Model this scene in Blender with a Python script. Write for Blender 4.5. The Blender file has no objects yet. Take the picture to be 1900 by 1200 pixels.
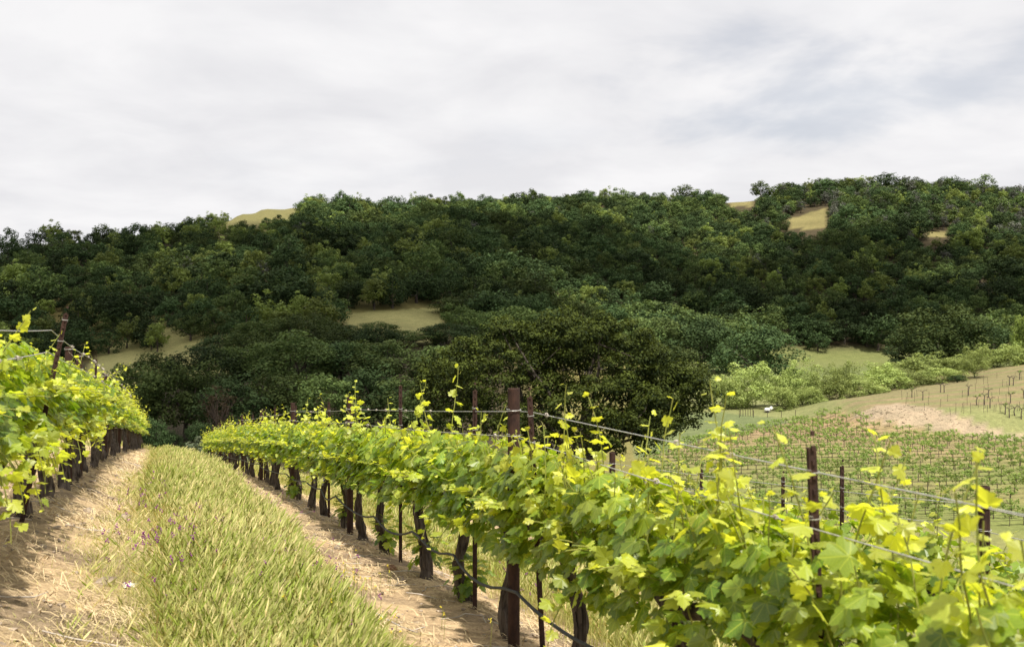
import bpy, math, random
import numpy as np
from mathutils import Vector, Matrix

random.seed(11)
RNG = np.random.default_rng(11)
scene = bpy.context.scene
COL = scene.collection

# ------------------------------------------------------------------ camera
F = 1750.0                      # focal length in pixels of the 1900 px wide photograph
cam_d = bpy.data.cameras.new('camera')
cam = bpy.data.objects.new('camera', cam_d)
COL.objects.link(cam)
cam.location = (0, 0, 0)        # eye level is z = 0; the ground lies 1.7 m below
cam.rotation_euler = (math.radians(90), 0, 0)
cam_d.sensor_width = 36.0
cam_d.lens = F / 1900.0 * 36.0
cam_d.clip_start = 0.05
cam_d.clip_end = 20000
cam_d.dof.use_dof = True
cam_d.dof.focus_distance = 14.0
cam_d.dof.aperture_fstop = 3.8
scene.camera = cam

# ------------------------------------------------------------------ sky, sun, exposure
SUN_EL, SUN_AZ = math.radians(67), math.radians(153)     # azimuth to the right of the view direction
SUN_STRENGTH = 5.0
SKY_NISHITA = 0.075
CLOUD_GAIN = 0.635

world = bpy.data.worlds.new('World')
scene.world = world
world.use_nodes = True
wt = world.node_tree
wt.nodes.clear()
def WN(kind, **kw):
    n = wt.nodes.new(kind)
    for k, v in kw.items():
        setattr(n, k, v)
    return n
w_out = WN('ShaderNodeOutputWorld')
w_sky = WN('ShaderNodeTexSky')
w_sky.sky_type = 'NISHITA'
w_sky.sun_disc = False
w_sky.sun_elevation = SUN_EL
w_sky.sun_rotation = SUN_AZ
w_bg1 = WN('ShaderNodeBackground')
w_bg1.inputs['Strength'].default_value = SKY_NISHITA
wt.links.new(w_sky.outputs[0], w_bg1.inputs['Color'])
w_bg2 = WN('ShaderNodeBackground')
w_bg2.inputs['Strength'].default_value = CLOUD_GAIN
tc = WN('ShaderNodeTexCoord')
sep = WN('ShaderNodeSeparateXYZ')
wt.links.new(tc.outputs['Generated'], sep.inputs[0])
def wmath(op, a, b=None):
    n = WN('ShaderNodeMath', operation=op)
    for i, v in enumerate((a, b)):
        if v is None:
            continue
        if isinstance(v, (int, float)):
            n.inputs[i].default_value = v
        else:
            wt.links.new(v, n.inputs[i])
    return n.outputs[0]
zc = wmath('ADD', wmath('MAXIMUM', sep.outputs[2], 0.0), 0.16)      # clouds lie on a deck overhead
cx = wmath('DIVIDE', sep.outputs[0], zc)
cy = wmath('DIVIDE', sep.outputs[1], zc)
comb = WN('ShaderNodeCombineXYZ')
wt.links.new(cx, comb.inputs[0]); wt.links.new(cy, comb.inputs[1])
n1 = WN('ShaderNodeTexNoise')
n1.inputs['Scale'].default_value = 1.8
n1.inputs['Detail'].default_value = 5.0
n1.inputs['Roughness'].default_value = 0.54
n1.inputs['Distortion'].default_value = 0.25
wt.links.new(comb.outputs[0], n1.inputs['Vector'])
ramp = WN('ShaderNodeValToRGB')
ramp.color_ramp.elements[0].position = 0.36
ramp.color_ramp.elements[0].color = (0.885, 0.88, 0.907, 1)
ramp.color_ramp.elements[1].position = 0.62
ramp.color_ramp.elements[1].color = (1.03, 1.02, 1.03, 1)
wt.links.new(n1.outputs[0], ramp.inputs[0])
wt.links.new(ramp.outputs[0], w_bg2.inputs['Color'])
# where the deck thins to a veil and some blue shows through
off = WN('ShaderNodeVectorMath', operation='ADD')
off.inputs[1].default_value = (3.1, -1.75, 0)
wt.links.new(comb.outputs[0], off.inputs[0])
n2 = WN('ShaderNodeTexNoise')
n2.inputs['Scale'].default_value = 0.62
n2.inputs['Detail'].default_value = 5.0
n2.inputs['Roughness'].default_value = 0.5
wt.links.new(off.outputs[0], n2.inputs['Vector'])
r2 = WN('ShaderNodeMapRange')
r2.inputs[1].default_value = 0.30
r2.inputs[2].default_value = 0.44
r2.inputs[3].default_value = 0.86
r2.inputs[4].default_value = 1.0
wt.links.new(n2.outputs[0], r2.inputs[0])
w_mix = WN('ShaderNodeMixShader')
# a thinner opening in the deck to the right, where faint blue shows
ex = wmath('DIVIDE', wmath('SUBTRACT', cx, 0.88), 0.42)
ey = wmath('DIVIDE', wmath('SUBTRACT', cy, 2.40), 0.36)
ed = wmath('ADD', wmath('SQRT', wmath('ADD', wmath('MULTIPLY', ex, ex), wmath('MULTIPLY', ey, ey))), wmath('MULTIPLY', wmath('SUBTRACT', n1.outputs[0], 0.5), 5.0))
r3 = WN('ShaderNodeMapRange', interpolation_type='SMOOTHSTEP')
r3.inputs[1].default_value = 0.15; r3.inputs[2].default_value = 1.35; r3.inputs[3].default_value = 0.74; r3.inputs[4].default_value = 1.0
wt.links.new(ed, r3.inputs[0])
wt.links.new(wmath('MULTIPLY', r2.outputs[0], r3.outputs[0]), w_mix.inputs[0])
wt.links.new(w_bg1.outputs[0], w_mix.inputs[1])
wt.links.new(w_bg2.outputs[0], w_mix.inputs[2])
wt.links.new(w_mix.outputs[0], w_out.inputs[0])

sun_d = bpy.data.lights.new('sun', 'SUN')
sun_d.energy = SUN_STRENGTH
sun_d.angle = math.radians(2.5)      # sun through a thin veil of cloud
sun_d.color = (1.0, 0.95, 0.86)
sun = bpy.data.objects.new('sun', sun_d)
COL.objects.link(sun)
sdir = Vector((math.sin(SUN_AZ) * math.cos(SUN_EL), math.cos(SUN_AZ) * math.cos(SUN_EL), math.sin(SUN_EL)))
sun.rotation_euler = sdir.to_track_quat('Z', 'Y').to_euler()
sun.location = sdir * 50

vs = scene.view_settings
vs.view_transform = 'Standard'
vs.look = 'None'
vs.gamma = 1.0
vs.exposure = 0.52
scene.cycles.max_bounces = 6
scene.cycles.transparent_max_bounces = 4
scene.cycles.transmission_bounces = 4

# ------------------------------------------------------------------ small helpers
def tag(o, label=None, cat=None, group=None, kind=None):
    if label: o['label'] = label
    if cat: o['category'] = cat
    if group: o['group'] = group
    if kind: o['kind'] = kind
    return o

def link(o, parent=None):
    COL.objects.link(o)
    if parent is not None:
        o.parent = parent
    return o

def empty(name, loc=(0, 0, 0), rot=(0, 0, 0)):
    o = bpy.data.objects.new(name, None)
    o.location = loc
    o.rotation_euler = rot
    o.empty_display_size = 0.2
    return link(o)

def mesh_np(name, verts, faces, mats, mat_idx=None, face_attr=None, smooth=False, col_attr=None, leaf_xy=None):
    """verts (N,3); faces list of int arrays (M,k)."""
    me = bpy.data.meshes.new(name)
    verts = np.ascontiguousarray(verts, dtype=np.float32)
    me.vertices.add(len(verts))
    me.vertices.foreach_set('co', verts.ravel())
    idx, starts, n = [], [], 0
    cnt = 0
    for f in faces:
        f = np.asarray(f, dtype=np.int32)
        if len(f) == 0:
            continue
        k = f.shape[1]
        idx.append(f.ravel())
        starts.append(cnt + np.arange(len(f), dtype=np.int32) * k)
        cnt += f.size
        n += len(f)
    me.loops.add(cnt)
    me.loops.foreach_set('vertex_index', np.concatenate(idx))
    me.polygons.add(n)
    me.polygons.foreach_set('loop_start', np.concatenate(starts))
    if mat_idx is not None:
        me.polygons.foreach_set('material_index', np.asarray(mat_idx, dtype=np.int32))
    me.polygons.foreach_set('use_smooth', np.full(n, bool(smooth)))
    if face_attr:
        for k, v in face_attr.items():
            a = me.attributes.new(k, 'FLOAT', 'FACE')
            a.data.foreach_set('value', np.asarray(v, dtype=np.float32))
    if col_attr is not None:
        a = me.attributes.new('ground_colour', 'FLOAT_COLOR', 'POINT')
        c = np.ones((len(verts), 4), dtype=np.float32)
        c[:, :3] = col_attr
        a.data.foreach_set('color', c.ravel())
    if leaf_xy is not None:
        a = me.attributes.new('leaf_xy', 'FLOAT_VECTOR', 'POINT')
        a.data.foreach_set('vector', np.ascontiguousarray(leaf_xy, dtype=np.float32).ravel())
    for m in mats:
        me.materials.append(m)
    me.update()
    me.validate(verbose=False)
    return me

def obj(name, me, parent=None, loc=(0, 0, 0)):
    o = bpy.data.objects.new(name, me)
    o.location = loc
    return link(o, parent)

class MB:
    """collects tubes, boxes and loose faces into one mesh"""
    def __init__(self):
        self.v, self.f, self.m, self.n = [], {}, {}, 0
    def add(self, verts, faces, mi=0):
        verts = np.asarray(verts, dtype=float)
        for f in faces:
            f = np.asarray(f, dtype=int)
            if len(f) == 0: continue
            k = f.shape[1]
            self.f.setdefault(k, []).append(f + self.n)
            self.m.setdefault(k, []).append(np.full(len(f), mi))
        self.v.append(verts)
        self.n += len(verts)
    def tube(self, pts, rad, sides=8, mi=0, caps=True, wob=0.0, rng=None):
        pts = np.asarray(pts, dtype=float)
        n = len(pts)
        rad = np.broadcast_to(np.asarray(rad, dtype=float), (n,))
        tan = np.gradient(pts, axis=0)
        tan /= np.linalg.norm(tan, axis=1)[:, None] + 1e-9
        ref = np.array([0.0, 0.0, 1.0]) if abs(tan[:, 2]).mean() < 0.8 else np.array([1.0, 0.0, 0.0])
        a = np.cross(tan, ref); a /= np.linalg.norm(a, axis=1)[:, None] + 1e-9
        b = np.cross(tan, a)
        th = np.linspace(0, 2 * np.pi, sides, endpoint=False)
        rr = rad[:, None] * np.ones((1, sides))
        if wob:
            base = 1 + wob * rng.normal(size=(1, sides))
            rr = rr * base * (1 + 0.5 * wob * rng.normal(size=(n, sides)))
        v = pts[:, None, :] + rr[:, :, None] * (np.cos(th)[None, :, None] * a[:, None, :] + np.sin(th)[None, :, None] * b[:, None, :])
        v = v.reshape(-1, 3)
        i = np.arange(n - 1)[:, None] * sides
        j = np.arange(sides)[None, :]
        j2 = (j + 1) % sides
        q = np.stack([i + j, i + j2, i + sides + j2, i + sides + j], axis=-1).reshape(-1, 4)
        fs = [q]
        if caps:
            fs.append(np.arange(sides)[::-1][None, :])
            fs.append((np.arange(sides) + (n - 1) * sides)[None, :])
        if sides == 4:
            fs = [np.concatenate(fs)]
        self.add(v, fs, mi)
    def box(self, c, s, mi=0, R=None):
        c = np.asarray(c, float); s = np.asarray(s, float) / 2
        v = np.array([[x, y, z] for x in (-1, 1) for y in (-1, 1) for z in (-1, 1)], float) * s
        if R is not None: v = v @ np.asarray(R).T
        self.add(v + c, [np.array([[0, 1, 3, 2], [4, 6, 7, 5], [0, 4, 5, 1], [2, 3, 7, 6], [0, 2, 6, 4], [1, 5, 7, 3]])], mi)
    def mesh(self, name, mats, smooth=False, **kw):
        ks = sorted(self.f)
        faces = [np.concatenate(self.f[k]) for k in ks]
        mi = np.concatenate([np.concatenate(self.m[k]) for k in ks])
        return mesh_np(name, np.concatenate(self.v), faces, mats, mi, smooth=smooth, **kw)

# ------------------------------------------------------------------ materials
def new_mat(name):
    m = bpy.data.materials.new(name)
    m.use_nodes = True
    nt = m.node_tree
    b = nt.nodes['Principled BSDF']
    return m, nt, b

def nd(nt, kind, **kw):
    n = nt.nodes.new(kind)
    for k, v in kw.items():
        setattr(n, k, v)
    return n

def mixc(nt, fac, a, b, mode='MIX'):
    n = nt.nodes.new('ShaderNodeMix')
    n.data_type = 'RGBA'
    n.blend_type = mode
    def put(sock, v):
        if isinstance(v, (int, float)): sock.default_value = v
        elif isinstance(v, tuple): sock.default_value = (*v, 1)
        else: nt.links.new(v, sock)
    put(n.inputs[0], fac); put(n.inputs[6], a); put(n.inputs[7], b)
    return n.outputs[2]

def rng_node(nt, src, a, b, c, d):
    n = nd(nt, 'ShaderNodeMapRange')
    for i, v in enumerate((a, b, c, d)):
        n.inputs[i + 1].default_value = v
    nt.links.new(src, n.inputs[0])
    return n.outputs[0]

def noise(nt, scale, detail=4, rough=0.55, coord='Object', vec=None):
    n = nd(nt, 'ShaderNodeTexNoise')
    n.inputs['Scale'].default_value = scale
    n.inputs['Detail'].default_value = detail
    n.inputs['Roughness'].default_value = rough
    if vec is None:
        t = nd(nt, 'ShaderNodeTexCoord')
        vec = t.outputs[coord]
    nt.links.new(vec, n.inputs['Vector'])
    return n.outputs[0]

def attr(nt, name):
    n = nd(nt, 'ShaderNodeAttribute')
    n.attribute_name = name
    return n

def leaf_material(name, mature, young, trans=0.35, rough=0.5, spec=0.4, objvar=0.3, trans_gain=1.2, hue=(1.15, 1.05, 0.7), veins=False):
    """foliage: colour runs with the age attribute, leaf age plus painted top light, each leaf and each plant differs a little"""
    m, nt, b = new_mat(name)
    age = attr(nt, 'age').outputs['Fac']
    tint = attr(nt, 'tint').outputs['Fac']
    info = nd(nt, 'ShaderNodeObjectInfo')
    c = mixc(nt, age, mature, young)
    if veins:                                           # five pale veins spread from the stalk
        xy = nd(nt, 'ShaderNodeSeparateXYZ')
        nt.links.new(attr(nt, 'leaf_xy').outputs['Vector'], xy.inputs[0])
        def mth(op, *a):
            n = nd(nt, 'ShaderNodeMath', operation=op)
            for i, q in enumerate(a):
                if isinstance(q, (int, float)): n.inputs[i].default_value = q
                else: nt.links.new(q, n.inputs[i])
            return n.outputs[0]
        yy = mth('SUBTRACT', xy.outputs[1], 0.02)
        ang = mth('ABSOLUTE', mth('ARCTAN2', xy.outputs[0], yy))
        rad = mth('SQRT', mth('ADD', mth('MULTIPLY', xy.outputs[0], xy.outputs[0]), mth('MULTIPLY', yy, yy)))
        dm = mth('MINIMUM', ang, mth('MINIMUM', mth('ABSOLUTE', mth('SUBTRACT', ang, 0.80)), mth('ABSOLUTE', mth('SUBTRACT', ang, 1.75))))
        vm = rng_node(nt, mth('MULTIPLY', dm, rad), 0.012, 0.034, 1.0, 0.0)
        side = mth('ABSOLUTE', mth('SUBTRACT', mth('FRACT', mth('MULTIPLY', mth('ADD', rad, mth('MULTIPLY', dm, -0.55)), 6.5)), 0.5))
        vm2 = mth('MAXIMUM', vm, mth('MULTIPLY', rng_node(nt, side, 0.40, 0.48, 0.0, 1.0), 0.45))
        vf = mth('MULTIPLY', mth('MULTIPLY', vm2, xy.outputs[2]), 0.55)
        c = mixc(nt, vf, c, tuple(min(1.0, 0.35 * a + 0.75 * b_) for a, b_ in zip(mature, young)))
    v = rng_node(nt, tint, 0, 1, 0.68, 1.30)
    hsv = nd(nt, 'ShaderNodeHueSaturation')
    nt.links.new(c, hsv.inputs['Color'])
    ov = rng_node(nt, info.outputs['Random'], 0, 1, 1 - objvar, 1 + objvar)
    mul = nd(nt, 'ShaderNodeMath', operation='MULTIPLY')
    nt.links.new(v, mul.inputs[0]); nt.links.new(ov, mul.inputs[1])
    nt.links.new(mul.outputs[0], hsv.inputs['Value'])
    hj = rng_node(nt, info.outputs['Random'], 0, 1, 0.494, 0.506)
    nt.links.new(hj, hsv.inputs['Hue'])
    out = nt.nodes['Material Output']
    nt.links.new(hsv.outputs[0], b.inputs['Base Color'])
    b.inputs['Roughness'].default_value = rough
    b.inputs['Specular IOR Level'].default_value = spec
    tr = nd(nt, 'ShaderNodeBsdfTranslucent')
    tcol = mixc(nt, 1.0, hsv.outputs[0], tuple(h * trans_gain for h in hue), 'MULTIPLY')
    nt.links.new(tcol, tr.inputs['Color'])
    mx = nd(nt, 'ShaderNodeMixShader')
    mx.inputs[0].default_value = trans
    nt.links.new(b.outputs[0], mx.inputs[1]); nt.links.new(tr.outputs[0], mx.inputs[2])
    nt.links.new(mx.outputs[0], out.inputs[0])
    return m

def solid_material(name, c1, c2, scale=8.0, rough=0.8, metal=0.0, bump=0.0, stretch=(1, 1, 1), spec=0.3, detail=5, coord='Object'):
    m, nt, b = new_mat(name)
    t = nd(nt, 'ShaderNodeTexCoord')
    mp = nd(nt, 'ShaderNodeMapping')
    mp.inputs['Scale'].default_value = stretch
    nt.links.new(t.outputs[coord], mp.inputs[0])
    n = noise(nt, scale, detail, 0.6, vec=mp.outputs[0])
    f = rng_node(nt, n, 0.32, 0.68, 0, 1)
    nt.links.new(mixc(nt, f, c1, c2), b.inputs['Base Color'])
    b.inputs['Roughness'].default_value = rough
    b.inputs['Metallic'].default_value = metal
    b.inputs['Specular IOR Level'].default_value = spec
    if bump:
        bp = nd(nt, 'ShaderNodeBump')
        bp.inputs['Strength'].default_value = bump
        bp.inputs['Distance'].default_value = 0.02
        nt.links.new(n, bp.inputs['Height'])
        nt.links.new(bp.outputs[0], b.inputs['Normal'])
    return m

M = {}
M['vine_leaf'] = leaf_material('vine_leaf', (0.108, 0.198, 0.015), (0.48, 0.52, 0.072), trans=0.48, rough=0.42, spec=0.65, objvar=0.06, trans_gain=1.8, hue=(1.2, 1.1, 0.45), veins=True)  # darker mature tone also paints in shade low in the canopy
M['vine_stem'] = solid_material('vine_stem', (0.16, 0.20, 0.035), (0.28, 0.27, 0.06), 20, 0.6)
M['bark'] = solid_material('vine_bark', (0.028, 0.021, 0.017), (0.15, 0.12, 0.10), 26, 0.95, bump=1.0, stretch=(1, 1, 0.18), spec=0.1)
M['rust'] = solid_material('rusty_steel', (0.026, 0.014, 0.011), (0.062, 0.031, 0.022), 22, 0.85, bump=0.25, stretch=(1, 1, 0.5), spec=0.25)
M['wire'] = solid_material('galvanised_wire', (0.30, 0.29, 0.27), (0.50, 0.49, 0.46), 30, 0.5, metal=0.3, spec=0.5)
M['hose'] = solid_material('black_polythene', (0.015, 0.015, 0.017), (0.05, 0.05, 0.05), 9, 0.55, spec=0.4)
M['plastic'] = solid_material('white_plastic', (0.70, 0.70, 0.70), (0.85, 0.85, 0.85), 30, 0.5)
M['grass'] = leaf_material('grass_blade', (0.275, 0.330, 0.050), (0.64, 0.54, 0.28), trans=0.35, rough=0.6, spec=0.25, objvar=0.0, trans_gain=1.2, hue=(1.1, 1.1, 0.7))
M['straw'] = solid_material('dry_straw', (0.44, 0.33, 0.18), (0.64, 0.51, 0.31), 3, 0.8, spec=0.15)
M['twig'] = solid_material('grey_twig', (0.30, 0.25, 0.20), (0.52, 0.47, 0.41), 5, 0.85, spec=0.15)
M['vetch'] = solid_material('purple_petals', (0.13, 0.016, 0.09), (0.30, 0.07, 0.30), 4, 0.6)
M['mustard'] = solid_material('yellow_petals', (0.65, 0.50, 0.03), (0.75, 0.62, 0.05), 4, 0.6)
M['stone'] = solid_material('clod', (0.16, 0.12, 0.085), (0.40, 0.32, 0.24), 12, 0.95, bump=0.5)
M['oak_bark'] = solid_material('oak_bark', (0.035, 0.028, 0.022), (0.13, 0.11, 0.09), 3, 0.95, bump=0.6, stretch=(1, 1, 0.3), spec=0.1)
M['oak_leaf'] = leaf_material('big_oak_leaf', (0.010, 0.018, 0.004), (0.090, 0.112, 0.017), trans=0.22, rough=0.7, spec=0.14, objvar=0.0)  # dark and lime ends paint in shaded gaps and lit clump tops
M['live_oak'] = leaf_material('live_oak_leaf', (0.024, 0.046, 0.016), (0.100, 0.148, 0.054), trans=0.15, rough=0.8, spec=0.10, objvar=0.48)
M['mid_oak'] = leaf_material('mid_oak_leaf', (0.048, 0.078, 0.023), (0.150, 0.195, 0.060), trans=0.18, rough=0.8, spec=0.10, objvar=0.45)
M['pale_tree'] = leaf_material('yellow_green_leaf', (0.125, 0.170, 0.036), (0.27, 0.33, 0.080), trans=0.25, rough=0.6, spec=0.2, objvar=0.35)
M['grey_pine'] = leaf_material('grey_pine_needle', (0.085, 0.092, 0.070), (0.17, 0.175, 0.14), trans=0.1, rough=0.7, spec=0.15, objvar=0.25)
M['willow'] = leaf_material('willow_leaf', (0.18, 0.23, 0.065), (0.36, 0.42, 0.135), trans=0.25, rough=0.75, spec=0.12, objvar=0.38)
M['sage'] = leaf_material('sage_leaf', (0.09, 0.12, 0.065), (0.17, 0.20, 0.12), trans=0.2, rough=0.7, spec=0.2, objvar=0.15)
M['young_vine'] = leaf_material('young_vine_leaf', (0.14, 0.22, 0.04), (0.28, 0.36, 0.075), trans=0.3, rough=0.5, spec=0.3, objvar=0.2)
M['dead_twig'] = solid_material('dead_branch', (0.07, 0.052, 0.038), (0.14, 0.105, 0.08), 2, 0.9)
M['stake'] = solid_material('dark_stake', (0.035, 0.025, 0.020), (0.09, 0.065, 0.05), 4, 0.8)

# ------------------------------------------------------------------ terrain shape
ROW = 0.37                                     # rows run along (-ROW, 1)
PY = np.array([-40, -10, 0, 4, 6.5, 8, 11.4, 16.2, 19.3, 26.6, 36, 46, 51, 57, 66, 78, 92, 150, 2000.])
PZ = np.array([-0.9, -1.4, -1.48, -1.50, -1.55, -1.66, -2.0, -2.45, -2.80, -3.65, -4.85, -6.1, -6.95, -8.5, -11.5, -15.5, -19.5, -40, -700.])
_yy = np.linspace(-45, 200, 2451)
_pp = np.interp(_yy, PY, PZ)
_k = np.exp(-0.5 * (np.linspace(-3, 3, 41)) ** 2); _k /= _k.sum()
_pp = np.convolve(np.pad(_pp, 20, mode='edge'), _k, mode='valid')
def prof(y):
    return np.where(y < 195, np.interp(y, _yy, _pp), np.interp(y, PY, PZ))

def vz(v, y):                                   # height seen at picture row v from distance y
    return (600 - v) / F * y
TAB = [   # picture column, [(distance, height)...] of the ground across the valley and up to the ridge
    (-900, [(95, -15), (300, -12), (480, 15), (620, 5), (1500, -10)]),
    (-300, [(95, -16), (300, -14), (480, 24), (620, 10), (1500, -10)]),
    (0,    [(95, -17), (220, -16), (300, -13), (480, vz(482, 480)), (560, 20), (1500, -10)]),
    (100,  [(95, -17), (200, -16), (300, -12), (520, vz(450, 520)), (600, 30), (1500, -10)]),
    (250,  [(95, -17), (150, -16.5), (250, -13), (300, -9), (570, vz(440, 570)), (640, 40), (1500, -10)]),
    (380,  [(95, -17), (140, -16), (260, -9.5), (300, -5), (620, vz(420, 620)), (700, 52), (1500, -10)]),
    (450,  [(95, -17), (140, -16), (265, -8), (305, -3), (650, vz(396, 650)), (690, 75), (800, 60), (1500, -10)]),
    (490,  [(95, -17), (140, -16), (270, -7), (310, -2), (680, vz(386.5, 680)), (720, 80), (900, 50), (1500, -10)]),
    (545,  [(95, -17), (140, -16), (275, -5), (315, 1), (700, vz(386, 700)), (760, 84), (900, 60), (1500, -10)]),
    (640,  [(95, -17), (140, -16), (285, -2), (328, 4), (740, vz(390, 740)), (820, 86), (1500, -10)]),
    (730,  [(95, -17), (140, -16), (290, -0.8), (332, 5.3), (780, vz(397, 780)), (860, 88), (1500, -10)]),
    (820,  [(95, -17), (150, -16), (300, -1), (340, 5), (790, vz(388, 790)), (860, 90), (1500, -10)]),
    (920,  [(95, -17), (200, -16), (335, -5), (380, 3), (800, vz(382, 800)), (880, 92), (1500, -10)]),
    (1100, [(95, -17), (320, -16), (400, -6), (820, vz(374, 820)), (900, 98), (1500, -10)]),
    (1280, [(95, -17), (390, -16.5), (440, -8), (840, vz(375, 840)), (920, 98), (1500, -10)]),
    (1380, [(95, -17), (405, -16.5), (850, vz(374, 850)), (920, 98), (1500, -10)]),
    (1440, [(95, -17), (410, -16.5), (850, vz(366, 850)), (920, 105), (1500, -10)]),
    (1540, [(95, -17), (415, -16.5), (860, vz(350, 860)), (930, 115), (1500, -10)]),
    (1700, [(95, -17), (415, -16.5), (860, vz(352, 860)), (930, 115), (1500, -10)]),
    (1900, [(95, -17), (400, -16), (850, vz(366, 850)), (930, 108), (1500, -10)]),
    (2500, [(95, -17), (380, -15), (850, 105), (930, 100), (1500, -10)]),
    (4000, [(95, -17), (380, -15), (850, 60), (930, 50), (1500, -10)]),
]
TU = np.array([t[0] for t in TAB], float)
def far_z(x, y):
    yc = np.maximum(y, 20.0)
    u = np.clip(950 + F * x / yc, TU[0], TU[-1])
    zs = np.stack([np.interp(yc, [p[0] for p in t[1]], [p[1] for p in t[1]]) for t in TAB])
    j = np.clip(np.searchsorted(TU, u) - 1, 0, len(TU) - 2)
    f = (u - TU[j]) / (TU[j + 1] - TU[j])
    f = f * f * (3 - 2 * f) * 0.6 + f * 0.4
    z0 = np.take_along_axis(zs, j[None], 0)[0]; z1 = np.take_along_axis(zs, j[None] + 1, 0)[0]
    return z0 * (1 - f) + z1 * f

def sstep(a, b, t):
    t = np.clip((t - a) / (b - a), 0, 1)
    return t * t * (3 - 2 * t)

def wob(x, y, s):                               # cheap smooth noise, about -1..1
    return (np.sin(x / s * 1.7 + 1.3 * np.sin(y / s * 1.1)) + np.sin(y / s * 1.9 + 1.1 * np.sin(x / s * 0.9 + 2)) + np.sin((x + y) / s * 1.3 + 0.7)) / 3

def ground_z(x, y):
    x = np.atleast_1d(np.asarray(x, float)); y = np.atleast_1d(np.asarray(y, float))
    s = x + ROW * y
    cross = np.where(s > -1.1, -0.20 * (s + 1.1), -0.13 * (s + 1.1))
    cross = cross - 0.05 * np.maximum(s - 9, 0)
    cross = np.maximum(cross, -30)
    cross = np.minimum(cross, 5.0)
    zn = prof(y) + cross
    band = np.abs(((s + 1.1) / 3.57 + 0.5) % 1.0 - 0.5) * 3.57          # distance from the nearest row line
    zn = zn + 0.07 * np.exp(-(band / 0.45) ** 2) * sstep(60, 50, y)
    zf = far_z(x, y)
    zf = zf + 1.2 * wob(x, y, 37.0) * sstep(280, 420, y) + 0.15 * wob(x, y, 9.0) * sstep(60, 120, y)
    # knoll of the old vineyard on the right, with the cut bank of bare earth below it
    ramp = 0.135 * np.maximum(x - 57, 0) * sstep(138, 190, y) * sstep(262, 205, y)
    bank = 3.3 * sstep(139 - 0.10 * (x - 55), 150 - 0.10 * (x - 55), y) * sstep(50, 60, x) * sstep(198, 163, y)
    zf = zf + np.minimum(ramp + bank, 14)
    k = 1.2
    z = np.maximum(zn, zf) + k * np.log1p(np.exp(-np.abs(zn - zf) / k)) - k * 0.0 * zf
    z = np.where((y < 45) & (np.abs(s) < 14), zn, z)
    return z
def gz(x, y):
    return float(ground_z(x, y)[0])
def slope_row(x, y):
    d = 0.4
    return (gz(x - ROW * d, y + d) - gz(x + ROW * d, y - d)) / (2 * d * math.hypot(1, ROW))
def proj(x, y, z):
    return 950 + F * x / y, 600 - F * z / y

def inpoly(px, py, poly):
    px = np.asarray(px, float); py = np.asarray(py, float)
    c = np.zeros(px.shape, bool)
    n = len(poly)
    for i in range(n):
        x0, y0 = poly[i]; x1, y1 = poly[(i + 1) % n]
        t = ((y0 > py) != (y1 > py)) & (px < (x1 - x0) * (py - y0) / (y1 - y0 + 1e-12) + x0)
        c ^= t
    return c

# open ground on the hillside, as ground areas (corners given where they are seen)
MEADOW_A = [(190, 700), (250, 672), (330, 652), (412, 632), (470, 640), (420, 668), (330, 690), (230, 720)]
MEADOW_B = [(640, 582), (700, 577), (815, 570), (822, 585), (812, 640), (640, 640)]
DOME = [(425, 415), (438, 372), (545, 360), (547, 388), (520, 396), (455, 410)]
DOME_GRASS = [(380, 440), (400, 380), (440, 355), (580, 350), (580, 400), (540, 430), (450, 445)]
PATCH = [(1456, 408), (1500, 396), (1534, 386), (1537, 400), (1527, 426), (1470, 424)]
PATCH2 = [(1722, 431), (1760, 430), (1756, 441), (1722, 440)]
SADDLE = [(1352, 384), (1364, 368), (1400, 366), (1400, 384)]
FIELD = [(1480, 672), (1690, 668), (1690, 720), (1380, 720), (1420, 690)]

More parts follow.
